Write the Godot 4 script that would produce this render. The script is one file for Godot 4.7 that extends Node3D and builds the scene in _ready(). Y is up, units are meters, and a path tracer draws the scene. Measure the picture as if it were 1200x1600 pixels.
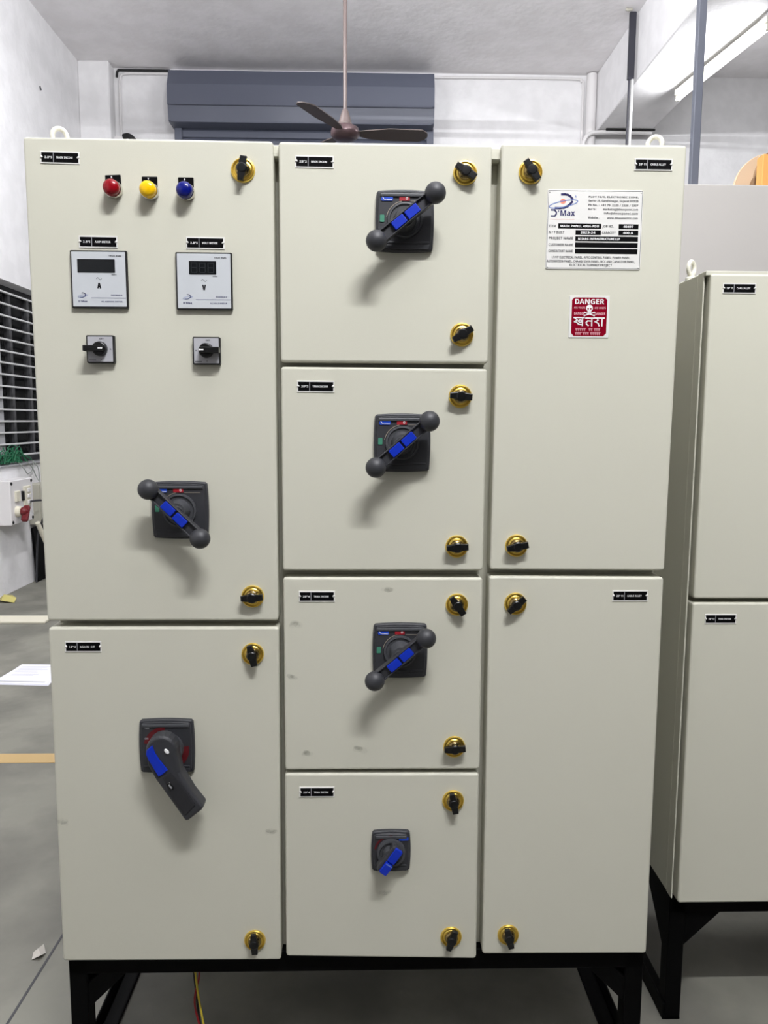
extends Node3D
# A workshop with a large electrical panel. x runs along the panel front, y is up, z points at the camera.
# The panel's door faces lie in the plane z = 0, the floor at y = 0.

var M := {}
var used := {}
var bold: SystemFont
var regular: SystemFont
var rng := RandomNumberGenerator.new()
const BACK := -6.6
const LEFT := -2.17
const CEIL := 4.73


func _ready():
	rng.seed = 11
	# ---- camera
	var cam := Camera3D.new()
	cam.name = "camera"
	cam.fov = 67.38
	cam.near = 0.05
	cam.far = 60.0
	cam.transform = Transform3D(Basis(Vector3(0.99972, 0.00492, 0.02315), Vector3(-0.00213, 0.99290, -0.11891), Vector3(-0.02357, 0.11883, 0.99264)).orthonormalized(), Vector3(0.585, 1.3445, 1.391))
	add_child(cam)
	# ---- environment: a closed room at night, lit by its tubes only
	var we := WorldEnvironment.new()
	we.name = "environment"
	var e := Environment.new()
	e.background_mode = Environment.BG_COLOR
	e.background_color = Color(0.02, 0.022, 0.026)
	e.tonemap_mode = Environment.TONE_MAPPER_LINEAR
	e.tonemap_exposure = 1.0
	e.sdfgi_enabled = true
	e.ssao_enabled = true
	e.ssil_enabled = true
	we.environment = e
	add_child(we)
	bold = SystemFont.new()
	bold.font_names = PackedStringArray(["Droid Sans"])
	bold.font_weight = 700
	regular = SystemFont.new()
	regular.font_names = PackedStringArray(["Droid Sans"])
	materials()
	# ---- lamps: centre, half length along, turn about y, energy
	tube_lamp(Vector3(3.325, 4.085, -4.9), deg_to_rad(97.0), 4.2, 5.0, 0.2, "glowing white tube lamp fixed under the ceiling beam behind the panels")
	tube_lamp(Vector3(1.2, 4.1, 1.85), 0.0, 38.5, 3.0, 0.1, "white tube lamp hung crosswise in front of the eight-door panel")
	tube_lamp(Vector3(0.3, 4.13, -0.75), PI / 2, 4.0, 3.0, -0.2, "white tube lamp hung lengthwise above the eight-door panel")
	tube_lamp(Vector3(-0.5, 4.13, -3.2), PI / 2, 13.0, 3.0, 0.68, "white tube lamp hung lengthwise between the eight-door panel and the left wall")
	tube_lamp(Vector3(1.3, 4.13, -2.9), 0.0, 9.0, 3.0, -0.62, "white tube lamp hung crosswise behind the eight-door panel, before the roller shutter")
	# ---- room
	room()
	shutter()
	window()
	# ---- panels
	main_panel()
	side_panel()
	rear_panel()
	# ---- things around
	fan()
	posts()
	wall_box()
	spool()
	floor_things()
	cables()


# ============ helpers ============
func numbered(parent: Node, called: String) -> String:
	var key = str(parent.get_instance_id()) + called
	var n = used.get(key, 0)
	used[key] = n + 1
	return called if n == 0 else "%s_%03d" % [called, n]


func mb() -> SurfaceTool:
	var st := SurfaceTool.new()
	st.begin(Mesh.PRIMITIVE_TRIANGLES)
	st.set_smooth_group(-1)
	st.set_normal(Vector3(0, 0, 1))
	return st


func tri(st: SurfaceTool, a: Vector3, b: Vector3, c: Vector3):   # counter-clockwise seen from outside
	st.add_vertex(a)
	st.add_vertex(c)
	st.add_vertex(b)


func quad(st: SurfaceTool, a: Vector3, b: Vector3, c: Vector3, d: Vector3):
	tri(st, a, b, c)
	tri(st, a, c, d)


func otri(st: SurfaceTool, a: Vector3, b: Vector3, c: Vector3, o: Vector3):
	if (b - a).cross(c - a).dot((a + b + c) / 3.0 - o) < 0.0:
		tri(st, a, c, b)
	else:
		tri(st, a, b, c)


func box(st: SurfaceTool, c: Vector3, s: Vector3, b := 0.0, basis := Basis()):
	var h := s * 0.5
	var bb: float = min(b, min(h.x, min(h.y, h.z)) * 0.9)
	var v := {}
	for sx in [-1, 1]:
		for sy in [-1, 1]:
			for sz in [-1, 1]:
				var k := Vector3(sx, sy, sz)
				for ax in 3:
					var p := k * (h - Vector3(bb, bb, bb))
					p[ax] = k[ax] * h[ax]
					v[[sx, sy, sz, ax]] = c + basis * p
	for ax in 3:
		var u := (ax + 1) % 3
		var w := (ax + 2) % 3
		for s0 in [-1, 1]:
			var q := []
			for pr in [[-1, -1], [1, -1], [1, 1], [-1, 1]]:
				var k := [0, 0, 0]
				k[ax] = s0
				k[u] = pr[0]
				k[w] = pr[1]
				q.append(v[[k[0], k[1], k[2], ax]])
			otri(st, q[0], q[1], q[2], c)
			otri(st, q[0], q[2], q[3], c)
	if bb <= 0.0:
		return
	for ax in 3:
		var u := (ax + 1) % 3
		var w := (ax + 2) % 3
		for su in [-1, 1]:
			for sw in [-1, 1]:
				var q := []
				for pr in [[-1, u], [1, u], [1, w], [-1, w]]:
					var k := [0, 0, 0]
					k[ax] = pr[0]
					k[u] = su
					k[w] = sw
					q.append(v[[k[0], k[1], k[2], pr[1]]])
				otri(st, q[0], q[1], q[2], c)
				otri(st, q[0], q[2], q[3], c)
	for sx in [-1, 1]:
		for sy in [-1, 1]:
			for sz in [-1, 1]:
				otri(st, v[[sx, sy, sz, 0]], v[[sx, sy, sz, 1]], v[[sx, sy, sz, 2]], c)


func span(st: SurfaceTool, lo: Vector3, hi: Vector3, b := 0.0):
	box(st, (lo + hi) * 0.5, hi - lo, b)


func bar(st: SurfaceTool, a: Vector3, b: Vector3, w: float, t: float, up := Vector3.UP, bev := 0.0):
	var d := (b - a).normalized()
	var s := d.cross(up).normalized()
	var n := s.cross(d).normalized()
	box(st, (a + b) * 0.5, Vector3(w, t, a.distance_to(b)), bev, Basis(s, n, -d))


func inset(poly: PackedVector2Array, d: float) -> PackedVector2Array:   # a CCW outline moved inwards
	var r := PackedVector2Array()
	var n := poly.size()
	for i in n:
		var a := (poly[i] - poly[(i + n - 1) % n]).normalized()
		var b := (poly[(i + 1) % n] - poly[i]).normalized()
		var na := Vector2(-a.y, a.x)
		var nb := Vector2(-b.y, b.x)
		var m := (na + nb).normalized()
		r.append(poly[i] + m * d / max(0.35, m.dot(na)))
	return r


func slab(st: SurfaceTool, poly: PackedVector2Array, z0: float, z1: float, bev := 0.0, segs := 2, smooth := false, back := true):
	if Geometry2D.is_polygon_clockwise(poly):
		poly = poly.duplicate()
		poly.reverse()
	var n := poly.size()
	var rings := [[poly, z0], [poly, z1 - bev]]
	if bev > 0.0:
		for k in range(1, segs + 1):
			var a := PI / 2 * k / segs
			rings.append([inset(poly, bev * (1.0 - cos(a))), z1 - bev + bev * sin(a)])
	st.set_smooth_group(1 if smooth else -1)
	for r in rings.size() - 1:
		var p: PackedVector2Array = rings[r][0]
		var q: PackedVector2Array = rings[r + 1][0]
		for i in n:
			var j := (i + 1) % n
			quad(st, v3(p[i], rings[r][1]), v3(p[j], rings[r][1]), v3(q[j], rings[r + 1][1]), v3(q[i], rings[r + 1][1]))
	st.set_smooth_group(-1)
	var top: PackedVector2Array = rings[-1][0]
	var ix := Geometry2D.triangulate_polygon(top)
	if ix.is_empty():
		for k in range(1, n - 1):
			ix.append_array(PackedInt32Array([0, k, k + 1]))
	for k in range(0, ix.size(), 3):
		face(st, top[ix[k]], top[ix[k + 1]], top[ix[k + 2]], z1, 1)
		if back:
			face(st, poly[ix[k]], poly[ix[k + 1]], poly[ix[k + 2]], z0, -1)


func face(st: SurfaceTool, a: Vector2, b: Vector2, c: Vector2, z: float, side: int):
	var cw := (b - a).cross(c - a) < 0.0
	if cw == (side > 0):
		tri(st, v3(a, z), v3(c, z), v3(b, z))
	else:
		tri(st, v3(a, z), v3(b, z), v3(c, z))


func v3(p: Vector2, z: float) -> Vector3:
	return Vector3(p.x, p.y, z)


func rect(w: float, h: float, r := 0.0, k := 3, c := Vector2.ZERO) -> PackedVector2Array:
	var p := PackedVector2Array()
	for q in [[1, 1, 0.0], [-1, 1, 0.5], [-1, -1, 1.0], [1, -1, 1.5]]:
		if r <= 0.0:
			p.append(c + Vector2(q[0] * w / 2, q[1] * h / 2))
		else:
			for i in k + 1:
				var a: float = PI * (q[2] + 0.5 * i / k)
				p.append(c + Vector2(q[0] * (w / 2 - r), q[1] * (h / 2 - r)) + Vector2(cos(a), sin(a)) * r)
	return p


func disc(r: float, n := 32, c := Vector2.ZERO, sy := 1.0) -> PackedVector2Array:
	var p := PackedVector2Array()
	for i in n:
		p.append(c + Vector2(cos(TAU * i / n), sin(TAU * i / n) * sy) * r)
	return p


func barrel(w: float, h: float, bow: float, r := 0.003) -> PackedVector2Array:   # a square whose sides swell
	var p := PackedVector2Array()
	for side in 4:
		var a := Vector2(w / 2, -h / 2)
		var b := Vector2(w / 2, h / 2)
		if side == 1:
			a = Vector2(w / 2, h / 2)
			b = Vector2(-w / 2, h / 2)
		elif side == 2:
			a = Vector2(-w / 2, h / 2)
			b = Vector2(-w / 2, -h / 2)
		elif side == 3:
			a = Vector2(-w / 2, -h / 2)
			b = Vector2(w / 2, -h / 2)
		var d := (b - a).normalized()
		var o := Vector2(d.y, -d.x)
		for i in 9:
			var t: float = lerp(r / a.distance_to(b), 1.0 - r / a.distance_to(b), i / 8.0)
			p.append(a.lerp(b, t) + o * bow * (1.0 - pow(2.0 * t - 1.0, 2)))
	return p


func turned(p: PackedVector2Array, a: float, c := Vector2.ZERO) -> PackedVector2Array:
	var r := PackedVector2Array()
	for q in p:
		r.append(q.rotated(a) + c)
	return r


func lathe(st: SurfaceTool, prof: Array, n := 32, xf := Transform3D(), smooth := true):   # [radius, height along +z], from the back to the front
	for k in prof.size() - 1:
		var a: Array = prof[k]
		var b: Array = prof[k + 1]
		st.set_smooth_group((k + 2) if smooth else -1)
		if smooth and k > 0 and a.size() > 2:
			st.set_smooth_group(100)
		for i in n:
			var t0 := TAU * i / n
			var t1 := TAU * (i + 1) / n
			var p0 := xf * Vector3(cos(t0) * a[0], sin(t0) * a[0], a[1])
			var p1 := xf * Vector3(cos(t1) * a[0], sin(t1) * a[0], a[1])
			var q0 := xf * Vector3(cos(t0) * b[0], sin(t0) * b[0], b[1])
			var q1 := xf * Vector3(cos(t1) * b[0], sin(t1) * b[0], b[1])
			if a[0] > 0.0:
				tri(st, p0, p1, q1)
			if b[0] > 0.0:
				tri(st, p0, q1, q0)
	st.set_smooth_group(-1)


func ball(st: SurfaceTool, c: Vector3, r: float, fz := 1.0, n := 24):
	var prof := []
	for k in n / 2 + 1:
		var a := -PI / 2 + PI * k / (n / 2)
		prof.append([max(0.0, cos(a) * r), sin(a) * r * fz, 1])
	prof[0][0] = 0.0
	prof[-1][0] = 0.0
	var m := Transform3D(Basis(), c)
	for k in prof.size() - 1:
		st.set_smooth_group(100)
		for i in n:
			var t0 := TAU * i / n
			var t1 := TAU * (i + 1) / n
			var a: Array = prof[k]
			var b: Array = prof[k + 1]
			if a[0] > 0.0:
				tri(st, m * Vector3(cos(t0) * a[0], sin(t0) * a[0], a[1]), m * Vector3(cos(t1) * a[0], sin(t1) * a[0], a[1]), m * Vector3(cos(t1) * b[0], sin(t1) * b[0], b[1]))
			if b[0] > 0.0:
				tri(st, m * Vector3(cos(t0) * a[0], sin(t0) * a[0], a[1]), m * Vector3(cos(t1) * b[0], sin(t1) * b[0], b[1]), m * Vector3(cos(t0) * b[0], sin(t0) * b[0], b[1]))
	st.set_smooth_group(-1)


func sweep(st: SurfaceTool, pts: Array, r: float, n := 8, closed := false):
	var m := pts.size()
	var rings := []
	var side := Vector3.ZERO
	for i in m:
		var a: Vector3 = pts[(i + m - 1) % m] if closed or i > 0 else pts[0]
		var b: Vector3 = pts[(i + 1) % m] if closed or i < m - 1 else pts[m - 1]
		var d := (b - a).normalized()
		if side == Vector3.ZERO:
			side = d.cross(Vector3(0.31, 0.87, 0.39)).normalized()
		side = (side - d * side.dot(d)).normalized()
		var up := d.cross(side)
		var ring := []
		for k in n:
			ring.append(pts[i] + (side * cos(TAU * k / n) + up * sin(TAU * k / n)) * r)
		rings.append(ring)
	st.set_smooth_group(7)
	for i in (m if closed else m - 1):
		var p: Array = rings[i]
		var q: Array = rings[(i + 1) % m]
		for k in n:
			var j := (k + 1) % n
			quad(st, p[k], p[j], q[j], q[k])
	st.set_smooth_group(-1)
	if not closed:
		for k in range(1, n - 1):
			tri(st, rings[0][0], rings[0][k + 1], rings[0][k])
			tri(st, rings[-1][0], rings[-1][k], rings[-1][k + 1])


func curve(pts: Array, steps := 8, closed := false) -> Array:   # a smooth run through the points
	var r := []
	var m := pts.size()
	for i in (m if closed else m - 1):
		var p0: Vector3 = pts[(i + m - 1) % m] if closed else pts[max(i - 1, 0)]
		var p1: Vector3 = pts[i]
		var p2: Vector3 = pts[(i + 1) % m]
		var p3: Vector3 = pts[(i + 2) % m] if closed else pts[min(i + 2, m - 1)]
		for k in steps:
			r.append(p1.cubic_interpolate(p2, p0, p3, float(k) / steps))
	if not closed:
		r.append(pts[-1])
	return r


func stroke(st: SurfaceTool, pts: Array, w: float, z: float):   # a printed line
	for i in pts.size() - 1:
		var a: Vector2 = pts[i]
		var b: Vector2 = pts[i + 1]
		var d := (b - a).normalized() * w * 0.5
		var o := Vector2(-d.y, d.x)
		quad(st, v3(a - d - o, z), v3(b + d - o, z), v3(b + d + o, z), v3(a - d + o, z))


func patch(st: SurfaceTool, poly: PackedVector2Array, z: float):   # a printed area
	var ix := Geometry2D.triangulate_polygon(poly)
	for k in range(0, ix.size(), 3):
		face(st, poly[ix[k]], poly[ix[k + 1]], poly[ix[k + 2]], z, 1)


func letters(st: SurfaceTool, s: String, at: Vector3, h: float, width := 0.0, align := 0, font: Font = null, xf := Transform3D()):
	var t := TextMesh.new()   # align: -1 starts at the point, 0 centred on it, 1 ends at it
	t.text = s
	t.font = font if font else bold
	t.font_size = 32
	t.pixel_size = 0.01
	t.depth = 0.01
	t.curve_step = 3.0
	var b := t.get_aabb()
	if b.size.x <= 0.0:
		return
	var sy := h / 0.235
	var sx := sy if width <= 0.0 else width / b.size.x
	var ox := -b.position.x - b.size.x * (0.0 if align < 0 else (0.5 if align == 0 else 1.0))
	var oy := -b.position.y - b.size.y * 0.5
	var m := Transform3D(Basis(Vector3(sx, 0, 0), Vector3(0, sy, 0), Vector3(0, 0, 0.02)), at + Vector3(ox * sx, oy * sy, 0.0))
	var arr := t.get_mesh_arrays()
	var vs: PackedVector3Array = arr[Mesh.ARRAY_VERTEX]
	var ns: PackedVector3Array = arr[Mesh.ARRAY_NORMAL]
	var ids: PackedInt32Array = arr[Mesh.ARRAY_INDEX]
	for k in range(0, ids.size(), 3):
		if ns[ids[k]].z > 0.5:   # the faces towards the reader
			for j in 3:
				st.add_vertex(xf * m * vs[ids[k + j]])


func obj(called: String, parent: Node3D, surfaces: Array, pos := Vector3.ZERO, turn := Basis()) -> MeshInstance3D:
	var mesh := ArrayMesh.new()
	for s in surfaces:
		var st: SurfaceTool = s[0]
		st.generate_normals()
		st.set_material(s[1])
		st.commit(mesh)
	return put(called, parent, mesh, pos, turn)


func put(called: String, parent: Node3D, mesh: Mesh, pos := Vector3.ZERO, turn := Basis()) -> MeshInstance3D:
	var o := MeshInstance3D.new()
	o.name = numbered(parent, called)
	o.mesh = mesh
	o.transform = Transform3D(turn, pos)
	parent.add_child(o, true)
	return o


func thing(called: String, label: String, category: String, at := Vector3.ZERO, group := "") -> Node3D:
	var o := Node3D.new()
	o.name = numbered(self, called)
	add_child(o, true)
	o.position = at
	tag(o, label, category, group)
	return o


func tag(o: Node, label: String, category: String, group := ""):
	o.set_meta("label", label)
	o.set_meta("category", category)
	if group:
		o.set_meta("group", group)


func struct(called: String, surfaces: Array, label := "", category := "") -> MeshInstance3D:
	var o := obj(called, self, surfaces)
	o.set_meta("kind", "structure")
	if label:
		tag(o, label, category)
	return o


# ============ materials ============
func noise_image(size: int, freq: float, seed_: int, octaves := 4) -> Image:
	var n := FastNoiseLite.new()
	n.seed = seed_
	n.frequency = freq
	n.fractal_octaves = octaves
	return n.get_seamless_image(size, size)


func ramp(im: Image, a: Color, b: Color, lo := 0.0, hi := 1.0) -> ImageTexture:
	var r := Image.create(im.get_width(), im.get_height(), false, Image.FORMAT_RGB8)
	for y in im.get_height():
		for x in im.get_width():
			r.set_pixel(x, y, a.lerp(b, clamp((im.get_pixel(x, y).r - lo) / (hi - lo), 0.0, 1.0)))
	return ImageTexture.create_from_image(r)


func mat(called: String, c: Color, rough: float, metal := 0.0) -> StandardMaterial3D:
	var m := StandardMaterial3D.new()
	m.resource_name = called
	m.albedo_color = c
	m.roughness = rough
	m.metallic = metal
	M[called] = m
	return m


func world_tex(m: StandardMaterial3D, albedo: Texture2D, scale: float, normal: Texture2D = null, depth := 1.0):
	m.uv1_triplanar = true
	m.uv1_world_triplanar = true
	m.uv1_scale = Vector3.ONE * scale
	if albedo:
		m.albedo_texture = albedo
	if normal:
		m.normal_enabled = true
		m.normal_texture = normal
		m.normal_scale = depth


func materials():
	var fine := noise_image(512, 0.045, 3, 3)
	var fine_n := fine.duplicate() as Image
	fine_n.convert(Image.FORMAT_RGBA8)
	fine_n.bump_map_to_normal_map(2.0)
	var peel := ImageTexture.create_from_image(fine_n)
	var soft := noise_image(512, 0.012, 9, 5)
	# powder coat of the panels
	var m := mat("paint", Color(1, 1, 1), 0.42)
	m.albedo_color = Color(0.805, 0.799, 0.741)
	world_tex(m, null, 16.0, peel, 0.22)
	m.metallic_specular = 0.4
	mat("grey_paint", Color(0.715, 0.70, 0.685), 0.42)
	m = mat("smudge", Color(0.38, 0.36, 0.29, 0.06), 0.6)
	m.transparency = BaseMaterial3D.TRANSPARENCY_ALPHA
	m.metallic_specular = 0.3
	mat("white_paint", Color(0.88, 0.87, 0.82), 0.4)
	m = mat("plaster", Color(1, 1, 1), 0.85)
	world_tex(m, ramp(soft, Color(0.885, 0.88, 0.885), Color(0.907, 0.902, 0.907), 0.3, 0.7), 0.7, peel, 0.25)
	m = mat("ceiling_plaster", Color(1, 1, 1), 0.9)
	world_tex(m, ramp(soft, Color(0.91, 0.90, 0.905), Color(0.935, 0.925, 0.93), 0.3, 0.7), 0.5, peel, 0.2)
	mat("dark_wall", Color(0.34, 0.34, 0.35), 0.9)
	m = mat("concrete", Color(1, 1, 1), 0.6)
	var mix_ := noise_image(1024, 0.006, 21, 7)
	world_tex(m, ramp(mix_, Color(0.415, 0.41, 0.38), Color(0.505, 0.50, 0.462), 0.25, 0.75), 0.35, peel, 0.2)
	mat("yellow_line", Color(0.72, 0.61, 0.42), 0.7)
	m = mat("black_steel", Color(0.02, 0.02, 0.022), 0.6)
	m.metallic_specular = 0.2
	mat("gap", Color(0.42, 0.415, 0.37), 0.5)
	m = mat("brass", Color(0.97, 0.84, 0.42), 0.30, 1.0)
	mat("polished", Color(0.62, 0.54, 0.36), 0.12, 1.0)
	m = mat("chrome", Color(0.85, 0.84, 0.80), 0.12, 1.0)
	mat("black_plastic", Color(0.03, 0.03, 0.038), 0.35)
	mat("charcoal", Color(0.195, 0.198, 0.215), 0.5)
	mat("charcoal_light", Color(0.27, 0.275, 0.29), 0.45)
	mat("charcoal_dark", Color(0.14, 0.14, 0.155), 0.5)
	mat("blue_plastic", Color(0.0, 0.17, 0.70), 0.4)
	mat("blue_print", Color(0.10, 0.28, 0.75), 0.5)
	mat("red_print", Color(0.62, 0.08, 0.14), 0.5)
	mat("dark_red_print", Color(0.36, 0.06, 0.09), 0.5)
	mat("green_print", Color(0.25, 0.52, 0.42), 0.5)
	mat("tan_print", Color(0.62, 0.58, 0.52), 0.5)
	mat("white_print", Color(0.93, 0.93, 0.93), 0.5)
	mat("grey_print", Color(0.62, 0.62, 0.64), 0.5)
	mat("black_print", Color(0.035, 0.033, 0.04), 0.5)
	mat("ink", Color(0.16, 0.16, 0.18), 0.5)
	mat("navy_ink", Color(0.10, 0.09, 0.35), 0.5)
	mat("sky_ink", Color(0.42, 0.52, 0.78), 0.5)
	mat("orange_ink", Color(0.90, 0.55, 0.45), 0.5)
	m = mat("label_black", Color(0.02, 0.018, 0.025), 0.65)
	m.metallic_specular = 0.2
	m = mat("plate_metal", Color(0.90, 0.895, 0.88), 0.4, 0.1)
	mat("meter_face", Color(0.775, 0.79, 0.805), 0.35)
	mat("selector_face", Color(0.70, 0.70, 0.72), 0.4)
	mat("display", Color(0.085, 0.095, 0.105), 0.15)
	mat("segment", Color(0.17, 0.18, 0.19), 0.3)
	m = mat("danger_red", Color(0.50, 0.0, 0.11), 0.7)
	m.metallic_specular = 0.15
	mat("pink_print", Color(0.90, 0.66, 0.70), 0.5)
	mat("lens_red", Color(0.55, 0.03, 0.09), 0.15)
	mat("lens_yellow", Color(0.96, 0.76, 0.03), 0.15)
	mat("lens_blue", Color(0.03, 0.08, 0.45), 0.15)
	mat("shutter_steel", Color(0.335, 0.35, 0.405), 0.45)
	mat("fan_brown", Color(0.30, 0.26, 0.245), 0.5)
	mat("fan_metal", Color(0.33, 0.26, 0.27), 0.3, 0.4)
	mat("rod_steel", Color(0.36, 0.31, 0.30), 0.4)
	mat("post_blue", Color(0.40, 0.415, 0.46), 0.4)
	mat("post_dark", Color(0.16, 0.16, 0.20), 0.5)
	mat("galvanised", Color(0.72, 0.72, 0.72), 0.3, 0.5)
	mat("grille", Color(0.80, 0.80, 0.80), 0.5)
	mat("window_steel", Color(0.62, 0.62, 0.63), 0.5)
	mat("stile_steel", Color(0.26, 0.26, 0.27), 0.5)
	mat("window_dark", Color(0.12, 0.12, 0.125), 0.6)
	m = mat("glass", Color(0.03, 0.03, 0.035, 0.15), 0.05)
	m.transparency = BaseMaterial3D.TRANSPARENCY_ALPHA
	m.metallic_specular = 0.12
	mat("pvc", Color(0.86, 0.85, 0.85), 0.4)
	mat("black_cable", Color(0.05, 0.05, 0.055), 0.5)
	mat("red_plug", Color(0.40, 0.05, 0.09), 0.4)
	mat("cream", Color(0.85, 0.83, 0.76), 0.5)
	mat("board_grey", Color(0.66, 0.65, 0.60), 0.6)
	mat("green_wire", Color(0.12, 0.42, 0.28), 0.5)
	mat("grey_wire", Color(0.60, 0.62, 0.60), 0.5)
	mat("paper", Color(0.88, 0.88, 0.92), 0.8)
	mat("wrapper", Color(0.74, 0.70, 0.42), 0.5)
	mat("scrap", Color(0.85, 0.83, 0.80), 0.7)
	mat("plywood", Color(0.82, 0.71, 0.59), 0.7)
	mat("spool_brown", Color(0.54, 0.42, 0.30), 0.7)
	mat("carton", Color(0.86, 0.62, 0.34), 0.7)
	mat("wire_yellow", Color(0.80, 0.72, 0.22), 0.4)
	mat("wire_red", Color(0.55, 0.07, 0.12), 0.4)
	mat("wire_black", Color(0.05, 0.05, 0.06), 0.4)
	m = mat("glow", Color(0.95, 0.95, 0.95), 0.4)
	m.emission_enabled = true
	m.emission = Color(1.0, 0.985, 0.965)
	m.emission_energy_multiplier = 9.0


# ============ lamps ============
func tube_lamp(c: Vector3, turn: float, energy: float, glow: float, down: float, label: String):
	var t := thing("tube_lamp", label, "lamp", c + Vector3(0, 0.06, 0), "tube lamps under the ceiling")
	t.rotation.y = turn
	var st := mb()
	box(st, Vector3(0, -0.005, 0), Vector3(1.24, 0.05, 0.06), 0.006)
	obj("batten", t, [[st, M.white_paint]])
	var g := mb()
	lathe(g, [[0.0, -0.6], [0.014, -0.6], [0.014, 0.6], [0.0, 0.6]], 16, Transform3D(Basis(Vector3(0, 0, -1), Vector3(0, 1, 0), Vector3(1, 0, 0)), Vector3(0, -0.06, 0)))
	var gm: StandardMaterial3D = M.glow.duplicate()
	gm.emission_energy_multiplier = glow
	obj("tube", t, [[g, gm]])
	for s in [-1, 1]:
		var cst := mb()
		box(cst, Vector3(s * 0.607, -0.05, 0), Vector3(0.018, 0.05, 0.04), 0.004)
		obj("end_cap", t, [[cst, M.white_paint]])
	if c.y > 4.09:   # the hung ones: two drop rods to the ceiling
		for s in [-1, 1]:
			var r := mb()
			sweep(r, [Vector3(s * 0.45, 0.02, 0), Vector3(s * 0.45, CEIL - c.y - 0.062, 0)], 0.006)
			obj("drop_rod", t, [[r, M.galvanised]])
	for s in [-1.0, 1.0]:   # the tube shines to both sides and down: one light each way, just outside its glass
		var a := AreaLight3D.new()
		a.name = "tube_light" if s < 0.0 else "tube_light_001"
		a.area_size = Vector2(1.2, 0.026)
		a.light_energy = energy * 0.5
		a.light_color = Color(0.985, 0.99, 1.0)
		a.area_range = 20.0
		a.area_attenuation = 2.0
		a.shadow_enabled = true
		var n := Vector3(0.0, -down, s * sqrt(1.0 - down * down))   # where it faces
		a.transform = Transform3D(Basis(Vector3(1, 0, 0), (-n).cross(Vector3(1, 0, 0)), -n), Vector3(0, -0.06, 0) + n * 0.018)
		t.add_child(a)


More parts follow.
